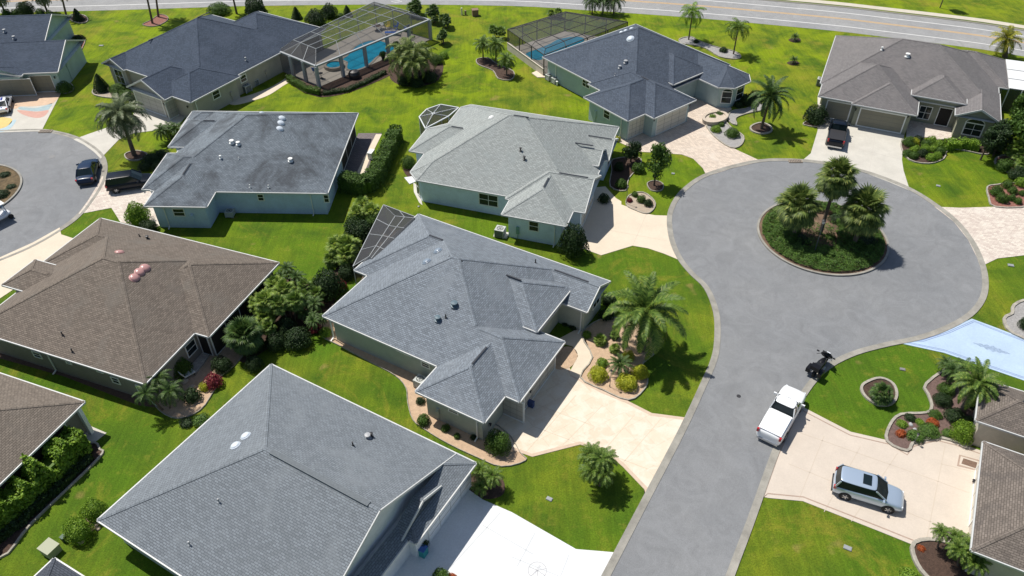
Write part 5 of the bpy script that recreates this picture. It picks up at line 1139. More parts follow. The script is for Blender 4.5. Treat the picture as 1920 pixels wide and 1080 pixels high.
# ================================================================ SCREEN ENCLOSURES AND POOLS
SCR = screen_mat('insect_screen', (.035, .038, .042), .50); SCRD = screen_mat('dark_screen', (.03, .033, .036), .62)
FRW = mat('frame_white', (.66, .69, .70), .45); FRB = mat('frame_bronze', (.05, .045, .04), .5); FRG = mat('frame_grey', (.34, .36, .37), .45)
def water_mat(n, c):
    m = mat(n, c, .04, bump=.02, bsc=2.5, spec=.7, var=.25, sc=.8); return m
WATER = water_mat('pool_water', (.02, .42, .66))
DECK = mat('pool_deck', (.58, .53, .46), .9, var=.1, sc=1)
def cage(name, label, E, T, divs, frame, scr, fw=.06, post=None, wallsides=None, hz=0.06, topscr=None, gut=None, nogrid=False, rel=0, zb=0):
    """E eave points, T top points (same count), divs per side"""
    c = Vector((E[0].x, E[0].y, 0)); rt = thing(name, c, 0, label, 'pool enclosure'); E = [p-c for p in E]; T = [p-c for p in T]; n = len(E)
    fr, sc, tp = MB(), MB(), MB(); pw = post or fw
    for i in range(n):
        a, b, ta, tb = E[i], E[(i+1) % n], T[i], T[(i+1) % n]; D = divs[i]
        if D == 0: continue
        fr.beam(a, b, fw*1.3, fw*1.3); fr.beam(ta, tb, fw, fw)
        for k in range(D+1):
            p = a.lerp(b, k/D); t = ta.lerp(tb, k/D); fr.beam(p, t, fw, fw)
            if k < D or divs[(i+1) % n] == 0: po = MB(); w_ = pw if not gut or i in gut[:1]+gut[2:] or (i == gut[1] and k == 0) else fw*1.5; po.box((p.x, p.y, (p.z+zb)/2), (w_, w_, p.z-zb), Matrix.Rotation(math.atan2((b-a).y, (b-a).x), 3, 'Z')); po.build('post', frame, rt)
            if k < D:
                q = a.lerp(b, (k+1)/D); u = ta.lerp(tb, (k+1)/D); sc.face([p, q, u, t])
                if not (wallsides and i not in wallsides): sc.face([Vector((p.x, p.y, zb)), Vector((q.x, q.y, zb)), q, p])
        if gut and i in gut: fr.beam(a+Vector((0, 0, .05)), b+Vector((0, 0, .05)), .26, .2)
    if n == 4 and not nogrid:
        D = divs[1] if divs[1] else divs[3]
        for k in range(1, max(divs[0], divs[2])): fr.beam(T[0].lerp(T[1], k/max(divs[0], divs[2])), T[3].lerp(T[2], k/max(divs[0], divs[2])), fw, fw)
        for k in range(1, D): fr.beam(T[1].lerp(T[2], k/D), T[0].lerp(T[3], k/D), fw, fw)
    if nogrid:
        cc = sum(T, Vector())/n
        for t in T: fr.beam(cc, t, fw, fw)
    tp.face(T)
    fr.build('frame', frame, rt); sc.build('side_screen', scr, rt); tp.build('top_screen', topscr or scr, rt); return rt
zE = 2.75
b0_, b1_ = U(600, 161), U(806, 77); zE = (height_at(b0_, 125)+height_at(b1_, 38))/2
E_ = [U(592, 125, zE), U(805, 38, zE), U(702, 9, zE), U(520, 96, zE)]
cn = sum(E_, Vector())/4
def ins(P, d, dz):
    out = []
    for i in range(len(P)):
        u = (P[i-1]-P[i]).normalized(); v = (P[(i+1) % len(P)]-P[i]).normalized(); s = abs(u.cross(v).z) or 1; out.append(P[i]+(u+v)*d/s+Vector((0, 0, dz)))
    return out
SCRT = screen_mat('thin_screen', (.03, .032, .036), .32); SCRM = screen_mat('mid_screen', (.045, .048, .054), .5)
T_ = ins(E_, 1.7, 1.35)
cage('pool_enclosure', 'large screened pool enclosure with thick grey posts beside the navy roofed house', E_, T_, [5, 3, 5, 3], FRG, SCRM, .06, .38, gut=(0, 1, 3), topscr=SCRT)
base = [Vector((p.x, p.y, 0)) for p in E_]
sheet('pool_deck', base, DECK, -.1, .08)
sheet('pool_water', smooth(pts((658, 99), (668, 88), (685, 80), (705, 77), (722, 81), (738, 89), (736, 97), (720, 100), (706, 108), (696, 118), (681, 128), (662, 133), (651, 129), (652, 118), (643, 113), (652, 106)), 4), WATER, .0, .105)
b = MB(); P = ccw(smooth(pts((658, 99), (668, 88), (685, 80), (705, 77), (722, 81), (738, 89), (736, 97), (720, 100), (706, 108), (696, 118), (681, 128), (662, 133), (651, 129), (652, 118), (643, 113), (652, 106)), 4)); strip(b, offset_line(P, -.28, True), offset_line(P, .03, True), .05, .13, True); tag(b.build('pool_coping', mat('coping', (.42, .38, .33), .8, var=.2, sc=4)), kind='structure')
p = U(627, 127); rt = thing('spa', p, 0, 'round raised spa beside the pool under the big enclosure', 'spa')
b = MB(); b.lathe((0, 0, 0), [(1.35, 0), (1.35, .5), (1.0, .5), (1.0, .35)], 24); b.build('rim', MATS['coping'], rt); b = MB(); b.lathe((0, 0, 0), [(1.02, .38), (0, .38)], 24); b.build('water', WATER, rt)
BLUEF = mat('blue_fabric', (.02, .12, .50), .7); YELF = mat('yellow_plastic', (.75, .62, .05), .5); REDF = mat('red_fabric', (.5, .04, .04), .7)
def chair(px, m, label, rz, name='deck_chair', group=None, z=.08, lounge=False):
    p = U(*px); rt = thing(name, (p.x, p.y, z), rz, label, 'chair', group); L = 1.5 if lounge else .55
    b = MB(); b.box((L/2-.3, 0, .38), (L, .58, .07)); b.build('seat', m, rt)
    b = MB(); b.beam((-.3, 0, .38), (-.62 if lounge else -.5, 0, .95), .58, .06); b.build('backrest', m, rt)
    for x in (-.22, L-.38):
        for y in (-.25, .25): b = MB(); b.box((x, y, .18), (.05, .05, .36)); b.build('leg', FRW, rt)
    for y in (-.3, .3): b = MB(); b.box((0, y, .6), (.5, .06, .05)); b.box((.2, y, .5), (.05, .05, .25)); b.build('armrest', m, rt)
    return rt
chair((742, 55), BLUEF, 'blue deck chair nearest the back screen of the pool enclosure', 3.6)
chair((727, 55), YELF, 'yellow deck chair on the pool deck', 4.2)
chair((738, 66), BLUEF, 'blue lounger in the front of the yellow deck chair', 3.2, lounge=True)
chair((762, 58), BLUEF, 'blue deck chair at the right end of the pool deck', 2.6)
chair((593, 138), BLUEF, 'blue chair behind the front left post of the pool enclosure', 1.2)
def rtable(px, r, m, label, z=.08, top=None):
    p = U(*px); rt = thing('patio_table', (p.x, p.y, z), 0, label, 'table'); b = MB(); b.lathe((0, 0, 0), [(0, .70), (r, .70), (r, .75), (0, .75)], 16); b.build('tabletop', top or m, rt); b = MB(); b.lathe((0, 0, 0), [(.28, 0), (.25, .05), (.04, .07), (.04, .7)], 10); b.build('leg', m, rt); return rt
rtable((715, 55), .5, FRW, 'white round patio table beside the yellow deck chair'); rtable((603, 148), .3, DKM, 'small dark side table at the front left of the pool deck'); rtable((707, 58), .6, mat('brown_wood', (.12, .07, .05), .7), 'brown patio table at the back of the pool deck')
p = U(665, 146); rt = thing('grill', (p.x, p.y, .08), .4, 'round black covered fire pit behind the front posts of the pool enclosure', 'grill'); b = MB(); b.lathe((0, 0, 0), [(.7, 0), (.75, .5), (.6, .85), (.2, 1.0), (0, 1.0)], 16); b.build('cover', DKM, rt); b = MB(); b.lathe((0, 0, 0), [(.78, .48), (.8, .52), (.78, .56)], 16); b.build('rim_band', FRB, rt)
def pot(px, label, m=None, r=.25, hh=.5, z=.08, k='mid'):
    p = U(*px); rt = thing('potted_plant', (p.x, p.y, z), 0, label, 'potted plant'); b = MB(); b.lathe((0, 0, 0), [(r*.7, 0), (r, hh), (r*1.1, hh), (r*.9, hh-.04), (0, hh-.05)], 12); b.build('pot', m or mat('terracotta', (.35, .15, .09), .8), rt)
    me = mesh_of('foliage#%s%s%d%d' % (k, 'ball', False, 1), lambda: shrub_mesh(900, .1, 2), SH[k]); inst('foliage', me, (0, 0, hh-.1), (r*1.6, r*1.6, r*1.8), 0, rt)
pot((719, 112), 'potted plant in front of the pool by a thick grey post', DKM, .3); pot((744, 95), 'brown pot at the right end of the pool', None, .32, .6)
# seafoam house cage
zC = 2.9; E_ = [U(952, 55, zC), U(1020, 103, zC), U(1177, 41, zC), U(1060, 22, zC)]
cage('pool_cage', 'dark framed pool cage with a low cream wall, behind the seafoam house', E_, [p+Vector((0, 0, .25)) for p in ins(E_, .9, 0)], [3, 4, 3, 4], FRB, SCRM, .07, .1, topscr=SCRM)
sheet('pool_deck', [Vector((p.x, p.y, 0)) for p in E_], DECK, -.1, .08)
sheet('pool_water', smooth(pts((985, 104), (1005, 94), (1030, 84), (1050, 74), (1085, 70), (1095, 78), (1065, 90), (1030, 103), (1010, 114)), 4), WATER, .0, .11)
b = MB(); b.box(((E_[0].x+E_[1].x)/2, (E_[0].y+E_[1].y)/2, .5), ((E_[0]-E_[1]).length, .22, 1.0), Matrix.Rotation(math.atan2((E_[1]-E_[0]).y, (E_[1]-E_[0]).x), 3, 'Z')); b.box(((E_[0].x+E_[1].x)/2, (E_[0].y+E_[1].y)/2, 1.03), ((E_[0]-E_[1]).length+.1, .3, .06), Matrix.Rotation(math.atan2((E_[1]-E_[0]).y, (E_[1]-E_[0]).x), 3, 'Z')); tag(b.build('garden_wall', WCREAM), 'low cream wall along the pool cage of the seafoam house', 'wall')
# pale blue house cage
zF = 2.6; E_ = [U(786, 219, zF), U(797.5, 241, zF), U(841, 218, zF), U(860, 202, zF), U(826, 196, zF), U(800, 205, zF)]; cc = U(812, 213, zF+.5)
cage('screen_cage', 'small white framed octagonal screen cage at the back of the pale blue house', E_, [p.lerp(cc, .93)+Vector((0, 0, .0)) for p in E_], [1, 1, 1, 1, 1, 1], FRW, SCRD, .085, .09)
sheet('pool_deck', [Vector((p.x, p.y, 0)) for p in E_], DECK, -.1, .06)
# slate house cage
zG = 2.6; E_ = [U(719, 384, zG), U(662, 499, zG), U(684, 512, zG), U(780, 407, zG)]
T0 = [U(741, 405, 3.3), U(692, 481, 3.3), U(700, 488, 3.3), U(776, 409, 3.3)]
cage('screen_cage', 'dark screen cage with thin pale bars behind the slate roofed house', E_, T0, [4, 0, 0, 2], FRG, screen_mat('dense_screen', (.03, .032, .036), .78), .05, .06)
sheet('patio', [Vector((p.x, p.y, 0)) for p in E_], mat('tan_patio', (.5, .40, .3), .9, var=.15, sc=2), -.1, .06)
rtable((712, 447), .45, DKM, 'dark patio table inside the screen cage of the slate roofed house', .06)
chair((722, 432), FRB, 'dark patio chair inside the screen cage of the slate roofed house', 2.0, z=.06)
# right lanai roof of the brown grey roofed house
b = MB(); c = hD.c
P = [U(1886, 111, 3.15)-c, U(1960, 121, 3.15)-c, U(1968, 176, 2.95)-c, U(1893, 165, 2.95)-c]
b.face(P[::-1]); b.face([p-Vector((0, 0, .12)) for p in P]); 
for i in range(4): b.face([P[i-1]-Vector((0, 0, .12)), P[i]-Vector((0, 0, .12)), P[i], P[i-1]])
o = b.build('lanai_roof', mat('lanai_white', (.72, .73, .73), .5, var=.05, sc=2), hD.root)
b = MB()
for k in (.36, .68): b.beam(P[0].lerp(P[3], k)+Vector((0, 0, .03)), P[1].lerp(P[2], k)+Vector((0, 0, .03)), .07, .05)
b.build('roof_seams', FRG, o)
b = MB(); 
for k in range(5):
    q = P[3].lerp(P[2], k/3); b.box((q.x, q.y, 1.4), (.1, .1, 2.9))
b.build('lanai_posts', FRW, hD.root); b = MB(); q0, q1 = P[3], P[2]; b.face([Vector((q0.x, q0.y, 0)), Vector((q1.x, q1.y, 0)), q1, q0]); b.build('lanai_screen', SCRD, hD.root)
# ================================================================ FITTINGS ON THE GROUND
ACM = mat('ac_metal', (.50, .52, .50), .5, var=.1, sc=6); ACD = mat('ac_grille', (.09, .10, .10), .7)
def ac(px, rz, label, s=.9, h=.85, m=None):
    p = U(*px); rt = thing('air_conditioner', (p.x, p.y, 0), rz, label, 'air conditioner'); b = MB(); b.box((0, 0, h/2+.06), (s*.94, s*.94, h*.92)); b.build('coil_body', ACD if m is None else m, rt)
    b = MB()
    for x in (-1, 1):
        for y in (-1, 1): b.box((x*s*.47, y*s*.47, h/2+.06), (.07, .07, h))
    for k in range(6): b.box((0, 0, .14+k*h/6.5), (s*.97, s*.97, .02))
    b.box((0, 0, h+.03), (s, s, .07)); b.build('cabinet', ACM, rt)
    b = MB(); b.lathe((0, 0, h+.065), [(s*.38, 0), (s*.36, .03), (s*.31, .03), (s*.31, 0)], 20); b.lathe((0, 0, h+.065), [(.09, 0), (.09, .03), (0, .03)], 12)
    for k in range(6): b.box((math.cos(k*1.047)*s*.18, math.sin(k*1.047)*s*.18, h+.08), (s*.3, .03, .01), Matrix.Rotation(k*1.047, 3, 'Z'))
    b.build('fan_guard', ACD, rt); return rt
aG, aF, aE = math.radians(-30.5), math.radians(-18.3), math.radians(-2.4)
ac((938, 442), aF, 'grey air conditioner on a pad in the lawn beside the pale blue house')
ac((433, 405), aE, 'pale air conditioner in the corner of the blue house wings', .8, .6, ACM)
ac((1029, 150), math.radians(-52), 'left air conditioner against the seafoam house wall', .7, .7, ACM); ac((1040, 156), math.radians(-52), 'right air conditioner against the seafoam house wall', .7, .7, ACM)
ac((789, 724), aG, 'white air conditioner tucked behind the garage wing of the slate roofed house', .8, .8, ACM); ac((1536, 160), math.radians(-24), 'air conditioner at the left wall of the brown grey roofed house', .8, .9)
ac((463, 172), math.radians(58), 'dark air conditioner beside the navy roofed house', 1.0, .9); ac((480, 160), math.radians(58), 'second dark unit by the wall of the navy roofed house', .7, .8)
def boxthing(name, px, sz, rz, label, cat, m, lid=.06, m2=None):
    p = U(*px); rt = thing(name, (p.x, p.y, 0), rz, label, cat); b = MB(); b.box((0, 0, sz[2]/2), sz); b.build('body', m, rt); b = MB(); b.box((0, 0, sz[2]+lid/2), (sz[0]*1.08, sz[1]*1.08, lid)); b.build('lid', m2 or m, rt); return rt
GREENB = mat('transformer_green', (.30, .34, .22), .6, var=.1, sc=4)
boxthing('transformer_box', (98, 1035), (.95, .85, .65), math.radians(-28), 'pale olive transformer box in the lawn at the bottom left', 'utility box', GREENB, m2=mat('box_top', (.32, .34, .23), .6))
boxthing('utility_box', (122, 1013), (.3, .3, .4), math.radians(-28), 'small dark green utility box in the lawn at the bottom left', 'utility box', mat('dark_green', (.04, .09, .05), .6))
boxthing('utility_box', (891, 29), (.9, .8, .9), .2, 'brown utility box in the lawn near the main road', 'utility box', mat('brown_box', (.22, .14, .09), .7))
boxthing('utility_post', (866, 28), (.2, .2, 1.0), .2, 'taller pale utility post beside the brown utility box', 'utility post', mat('pale_post', (.6, .58, .45), .6)); boxthing('utility_post', (873, 28), (.25, .25, .6), .2, 'short dark utility post beside the pale one', 'utility post', mat('post_brown', (.2, .15, .1), .6))
boxthing('storage_bench', (697, 296), (.9, .5, .8), 1.3, 'white patio cabinet between the hedge and the dark patio', 'cabinet', TRIM)
boxthing('electric_pedestal', (1044, 160), (.25, .25, .5), 0, 'small white box beside the seafoam house air conditioners', 'utility box', TRIM)
TEAL = mat('teal_plastic', (.02, .30, .30), .4); BLK = mat('black_plastic', (.015, .016, .018), .35)
rt = boxthing('recycling_bin', (794, 1040), (.45, .5, .75), -.5, 'teal bin with a blue top by the garage corner of the foreground house', 'bin', TEAL, .05, mat('blue_plastic', (.02, .10, .35), .4))
p = U(796, 1030); rt = thing('flower_pot', (p.x, p.y, .04), 0, 'black potted plant behind the teal bin', 'potted plant'); b = MB(); b.lathe((0, 0, 0), [(.2, 0), (.28, .5), (.24, .5), (0, .45)], 12); b.build('pot', BLK, rt); inst('foliage', mesh_of('foliage#darkballFalse1', lambda: shrub_mesh(900, .1, 2), LDARK), (0, 0, .4), .35, 0, rt)
p = U(356, 706); rt = thing('lounge_chair', (p.x, p.y, .03), .8, 'white folding chair on the patio of the brown roofed house', 'chair')
b = MB(); b.box((0, 0, .35), (.9, .55, .06)); b.build('seat', TRIM, rt); b = MB(); b.beam((-.4, 0, .35), (-.65, 0, .9), .55, .05); b.build('backrest', TRIM, rt)
for x in (-.35, .35):
    for y in (-.22, .22): b = MB(); b.box((x, y, .16), (.04, .04, .32)); b.build('leg', BLK, rt)
boxthing('storage_box', (995, 762), (.5, .3, .55), math.radians(-30), 'small dark blue box standing beside the garage door of the slate roofed house', 'box', mat('navy_plastic', (.02, .05, .16), .5))
def rock(px, r, label, m=None, n=1):
    p = U(*px); b = MB(); rnd.seed(int(px[0])); prof = [(r*.8, 0), (r, r*.25), (r*.75, r*.6), (r*.3, r*.75), (0, r*.78)]; b.lathe((0, 0, 0), prof, 9, sx=rnd.uniform(.8, 1.2))
    b.v = [(x*(1+.2*math.sin(9*y+px[0])), y*(1+.2*math.sin(8*x)), z) for x, y, z in b.v]; o = b.build('rock', m or mat('boulder', (.55, .45, .34), .9, var=.3, sc=5)); o.location = (p.x, p.y, .03); return tag(o, label, 'rock')
rock((346, 717), .32, 'pale boulder nearest the wall in the gravel bed by the brown house'); rock((361, 727), .26, 'pale boulder in the middle of the gravel bed by the brown house'); rock((350, 745), .42, 'largest pale boulder in the gravel bed by the brown house'); rock((403, 726), .16, 'small pale boulder at the foot of the red croton')
rock((1707, 797), .2, 'white rock in the brown bed by the driveway', mat('white_rock', (.42, .43, .44), .9, var=.3, sc=5)); rock((1715, 806), .15, 'smaller white rock in the brown bed by the driveway', MATS['white_rock']); rock((178, 985), .2, 'tan rock between the round shrubs and the grey roof corner'); rock((184, 992), .16, 'tan rock nearer the grey roof corner'); rock((152, 1017), .2, 'tan rock in the shade below the lower round shrub')
rock((785, 470/470*388), .12, 'small white stone at the rear corner of the pale blue house', MATS['white_rock'])
# lamp post on the island
def lamp_post(px, h, label, lean=0):
    p = U(*px); rt = thing('lamp_post', (p.x, p.y, .1), 0, label, 'lamp post'); k_ = 1 if h > 2 else .55; h = h/k_; rt.scale = (k_, k_, k_); b = MB(); b.tube([(0, 0, 0), (0, 0, .3), (0, 0, .32), (0, 0, h)], [.08, .08, .045, .04], 10); b.build('pole', mat('post_grey', (.10, .11, .11), .5), rt)
    b = MB(); b.lathe((0, 0, h), [(0, .0), (.1, .02), (.15, .32), (0, .33)], 8); b.build('lantern_glass', mat('frosted_glass', (.6, .6, .56), .2), rt); b = MB(); b.lathe((0, 0, h+.32), [(.2, 0), (.2, .03), (.06, .14), (.03, .2), (0, .22)], 8); b.build('lantern_cap', DKM, rt)
lamp_post((1526, 476), 3.4, 'slim lamp post with a lantern, leaning view among the island palms')
lamp_post((1143, 726), 1.6, 'short dark post lamp at the corner of the yellow shrub bed'); lamp_post((1174, 382), 1.9, 'dark post lamp at the left of the oval sand bed'); lamp_post((1713, 832), .8, 'short path lamp at the driveway edge of the brown bed')
# young tree across the main road
p = U(1762, 15); rt = thing('young_tree', p, 0, 'thin trunk of a young tree in the grass across the main road', 'tree'); b = MB(); b.tube([(0, 0, 0), (.1, 0, 2.2), (.15, 0, 3.4)], [.09, .07, .05], 7); b.build('trunk', BARK2, rt); inst('crown', mesh_of('crown#tree%s%d' % (LMID.name, 2), lambda: tree_crown(2600, .08, 3), LMID), (.15, 0, 4.4), (1.3, 1.3, 1.3), 0, rt)
# porch rail of the foreground house
b = MB(); q0, q1 = U(772, 1036), U(690, 1120); c = Vector((q0.x, q0.y, 0)); rt = thing('porch_railing', c, 0, 'white porch railing along the dark entry of the foreground house', 'railing'); d = (q1-q0).normalized(); L = (q1-q0).length
for z in (.15, .95): b.beam(Vector((0, 0, z)), d*L+Vector((0, 0, z)), .08, .07)
b.build('rails', TRIM, rt); b = MB()
for k in range(int(L/.16)): b.box(d*k*.16+Vector((0, 0, .55)), (.05, .05, .8))
b.build('balusters', TRIM, rt)
for t in (.0, .38, .8): b = MB(); b.box(d*L*t+Vector((0, 0, 1.35)), (.2, .2, 2.7), Matrix.Rotation(math.atan2(d.y, d.x), 3, 'Z')); b.build('post', TRIM, rt)
# curved planter at the seafoam entry
p = U(1340, 226); b = MB(); b.lathe((0, 0, 0), [(1.15, 0), (1.2, .55), (.95, .55), (.95, .4), (0, .4)], 24, sx=1.5); o = b.build('raised_planter', mat('planter_stone', (.55, .47, .38), .9, var=.2, sc=4)); o.location = (p.x, p.y, 0); o.rotation_euler.z = .6; tag(o, 'raised round stone planter before the seafoam house entry', 'planter')

# ================================================================ VEHICLES
TYRE = mat('tyre', (.018, .018, .019), .85); RIM = mat('rim', (.55, .56, .58), .3, metal=.8); CGL = mat('car_glass', (.010, .018, .022), .1, spec=.3); TLR = mat('tail_red', (.45, .01, .015), .25, coat=.5); HLM = mat('headlight', (.7, .74, .78), .1, coat=.6); UNDER = mat('under_black', (.012, .012, .013), .8)
def paint(n, c, metal=0.0): return mat(n, c, .3, metal=metal, coat=.8 if c[0] > .1 else .12, spec=.5 if c[0] > .1 else .25)
def lofted(secs):
    b = MB(); N = len(secs[0][1])
    full = []
    for x, s in secs: full.append([Vector((x, y, z)) for y, z in s]+[Vector((x, -y, z)) for y, z in s[::-1] if y > 1e-4])
    n = len(full[0])
    for i in range(len(full)-1):
        for k in range(n):
            b.face([full[i][k], full[i][(k+1) % n], full[i+1][(k+1) % n], full[i+1][k]])
    b.face(full[0][::-1]); b.face(full[-1]); return b
def subsurf(o, lv=1, shade=True):
    me = o.data; bm = bmesh.new(); bm.from_mesh(me); bmesh.ops.remove_doubles(bm, verts=bm.verts, dist=1e-4); bmesh.ops.recalc_face_normals(bm, faces=bm.faces); bm.to_mesh(me); bm.free()
    md = o.modifiers.new('s', 'SUBSURF'); md.levels = lv; md.render_levels = lv
    if shade: me.polygons.foreach_set('use_smooth', [True]*len(me.polygons))
def car(px, rz, label, pm, L=4.55, Wd=1.84, H=1.66, kind='suv', name='parked_car', cat='car', group=None, z=.04, wr=.35, stripes=None, dz=0, rail=False, sun=False):
    p = U(*px, z); rt = thing(name, p, rz, label, cat, group); w = Wd/2; zb = .24; hl = L/2
    belt = {'suv': 1.08, 'sedan': .92, 'pickup': 1.12, 'coupe': .86}[kind]; hood = {'suv': 1.0, 'sedan': .88, 'pickup': 1.14, 'coupe': .80}[kind]; rear = {'suv': 1.04, 'sedan': .95, 'pickup': 1.18, 'coupe': .92}[kind]
    def sec(f, zt, zz=None): 
        ww = w*f; return [(0, zb), (ww*.86, zb), (ww*.97, zb+.16), (ww, zb+.38), (ww*.985, (zb+zt)/2+.12), (ww*.93, zt-.07), (ww*.80, zt), (0, zt+.035)]
    xs = [(-hl, .80, rear-.22), (-hl+.10, .92, rear-.05), (-hl+.4, .985, rear), (-hl*.45, 1, belt+.0 if kind != 'pickup' else rear), (0, 1, belt), (hl*.32, 1, belt), (hl*.48, .995, hood), (hl*.75, .975, hood-.07), (hl-.22, .92, hood-.17), (hl-.06, .83, hood-.30), (hl, .70, hood-.44)]
    o = lofted([(x, sec(f, zt)) for x, f, zt in xs]).build('body', pm, rt); subsurf(o, 2)
    # cabin
    cb = {'suv': (-hl+.10, hl*.47, -hl+.34, hl*.13), 'sedan': (-hl*.72, hl*.42, -hl*.42, hl*.08), 'pickup': (-hl*.14, hl*.46, -hl*.06, hl*.22), 'coupe': (-hl*.82, hl*.36, -hl*.38, hl*.02)}[kind]
    x0, x1, t0, t1 = cb; wb, wt = w*.92, w*(.80 if kind == 'suv' else .75); zr = H-.06; zbt = belt-.06
    cs = []
    for f in (0, .33, .66, 1):
        pass
    b = MB(); B4 = [Vector((x0, -wb, zbt)), Vector((x1, -wb*.93, zbt)), Vector((x1+.10, 0, zbt)), Vector((x1, wb*.93, zbt)), Vector((x0, wb, zbt)), Vector((x0-.04, 0, zbt))]; T4 = [Vector((t0, -wt, zr-.03)), Vector((t1, -wt*.97, zr-.03)), Vector((t1+.06, 0, zr)), Vector((t1, wt*.97, zr-.03)), Vector((t0, wt, zr-.03)), Vector((t0-.03, 0, zr))]
    for i in range(6): b.face([B4[i], B4[(i+1) % 6], T4[(i+1) % 6], T4[i]])
    b.face(T4); b.build('glass', CGL, rt)
    # roof panel
    r_ = lofted([(t0-.07, [(0, zr-.02), (wt*.6, zr-.02), (wt*.9, zr-.03), (wt*.7, zr+.0), (0, zr+.015)]), (t0+.08, [(0, zr-.02), (wt*.6, zr-.02), (wt*1.02, zr-.05), (wt*.9, zr+.02), (0, zr+.05)]), ((t0+t1)/2, [(0, zr-.02), (wt*.6, zr-.02), (wt*1.04, zr-.05), (wt*.93, zr+.035), (0, zr+.075)]), (t1-.1, [(0, zr-.02), (wt*.6, zr-.02), (wt*1.0, zr-.05), (wt*.9, zr+.02), (0, zr+.05)]), (t1+.04, [(0, zr-.02), (wt*.6, zr-.02), (wt*.88, zr-.03), (wt*.7, zr+.0), (0, zr+.02)])])
    o = r_.build('roof_panel', pm, rt); subsurf(o, 2)
    for s in (-1, 1):
        b = MB()
        for (xa, wa), (xb, wc) in (((x0, wb), (t0, wt)), ((x1, wb*.93), (t1, wt*.97))): b.beam((xa, s*(wa+.0), zbt+.02), (xb, s*(wc+.012), zr-.02), .09, .07, Vector((0, s, .3)))
        nb = 1 if kind == 'suv' else 2
        for k in range(1, nb):
            f = k/nb; b.beam((x0+(x1-x0)*f, s*(wb*.975), zbt), (t0+(t1-t0)*f, s*(wt+.012), zr-.03), .07, .05, Vector((0, s, .3)))
        b.build('pillars', pm, rt)
    # wheels
    ax = (hl*.60, -hl*.60)
    for x in ax:
        for s in (-1, 1):
            b = MB(); c = Vector((x, s*(w-.10), wr)); Rm = Matrix.Rotation(-s*math.pi/2, 3, 'X')
            t = MB(); t.lathe((0, 0, 0), [(wr*.62, .115), (wr*.9, .12), (wr, .07), (wr, -.08), (wr*.9, -.12), (0, -.12)], 22); t.v = [tuple(Rm @ Vector(v)+c) for v in t.v]; t.build('tyre', TYRE, rt)
            t = MB(); t.lathe((0, 0, 0), [(wr*.64, .10), (wr*.60, .12), (wr*.56, .09)], 22); t.lathe((0, 0, 0), [(.06, .12), (.05, .13), (0, .13)], 10)
            for k in range(5): t.box((math.cos(k*1.2566)*wr*.32, math.sin(k*1.2566)*wr*.32, .1), (wr*.56, .06, .03), Matrix.Rotation(k*1.2566, 3, 'Z'))
            t.v = [tuple(Rm @ Vector(v)+c) for v in t.v]; t.build('rim', RIM, rt)
            t = MB(); t.lathe((0, 0, 0), [(wr*1.17, -.02), (wr*1.17, .105), (0, .105)], 22); t.v = [tuple(Rm @ Vector(v)+c) for v in t.v]; t.build('wheel_arch', UNDER, rt)
    for s in (-1, 1):
        b = MB(); b.box((hl-.20, s*w*.66, hood-.33), (.20, .26, .12), Matrix.Rotation(s*-.35, 3, 'Z')); b.build('headlight', HLM, rt)
        b = MB(); b.box((-hl+.10 if kind != 'pickup' else -hl+.05, s*w*.84, rear-.12), (.16, .16, .30 if kind in ('suv', 'pickup') else .14)); b.build('taillight', TLR, rt)
        b = MB(); b.box((x1-.18, s*(w+.10), belt+.06), (.12, .20, .14)); b.box((x1-.14, s*(w-.02), belt+.02), (.06, .18, .05)); b.build('mirror', pm, rt)
    b = MB(); b.box((hl-.03, 0, zb+.26), (.08, w*1.05, .16)); b.box((hl-.05, 0, zb+.08), (.06, w*1.2, .08)); b.build('grille', BLK, rt)
    b = MB(); b.box((-hl+.01, 0, zb+.14), (.10, w*1.55, .16)); b.build('rear_bumper', BLK if kind != 'pickup' else RIM, rt)
    if kind == 'pickup':
        b = MB(); b.box((-hl*.56, 0, rear+.045), (hl*.78, w*1.66, .035)); b.build('bed_cover', stripes or pm, rt)
    if sun: b = MB(); b.box((t0+(t1-t0)*.72, 0, zr+.07), (.55, .84, .02)); b.build('sunroof', CGL, rt)
    if rail:
        for s in (-1, 1): b = MB(); b.beam((t0+.1, s*wt*.92, zr+.09), (t1-.1, s*wt*.92, zr+.09), .035, .035); b.build('roof_rail', BLK, rt)
    if stripes and kind == 'coupe':
        for s in (-1, 1): b = MB(); b.beam((t0+.1, s*.24, zr+.075), (t1-.05, s*.24, zr+.07), .2, .01); b.beam((x1+.15, s*.24, hood+.03), (hl-.35, s*.24, hood-.10), .2, .012); b.beam((-hl+.2, s*.24, rear-.0), (x0-.0, s*.24, rear+.035), .2, .012); b.build('racing_stripe', stripes, rt)
    return rt
def hd(a, b): a, b = U(*a), U(*b); return math.atan2(b.y-a.y, b.x-a.x)
h1 = hd((1583, 936), (1661, 960)); q = (U(1583, 936)+U(1661, 960))/2+Vector((-math.sin(h1), math.cos(h1), 0))*.85; qp = PX(q)
car(qp, h1, 'silver SUV with a dark sunroof on the tan driveway at the lower right', paint('silver_paint', (.46, .56, .68), .45), sun=True)
car((1463, 786), hd((1443, 815), (1482, 748)), 'white pickup truck with a covered bed parked on the road', paint('white_paint', (.80, .82, .84)), 5.7, 1.98, 1.88, 'pickup', name='pickup_truck', cat='pickup truck', z=.02, wr=.38)
car((1567, 258), hd((1561, 285), (1571, 230)), 'black pickup truck on the concrete driveway in front of the olive garage', paint('black_paint', (.005, .009, .018)), 5.8, 1.98, 1.88, 'pickup', name='pickup_truck', cat='pickup truck', stripes=mat('bed_dark', (.022, .022, .025), .6), wr=.38)
car((168, 328), hd((161, 348), (173, 302)), 'dark blue grey sedan parked by the kerb of the left cul-de-sac', paint('dark_blue_paint', (.010, .026, .065)), 4.8, 1.87, 1.5, 'sedan', z=.02)
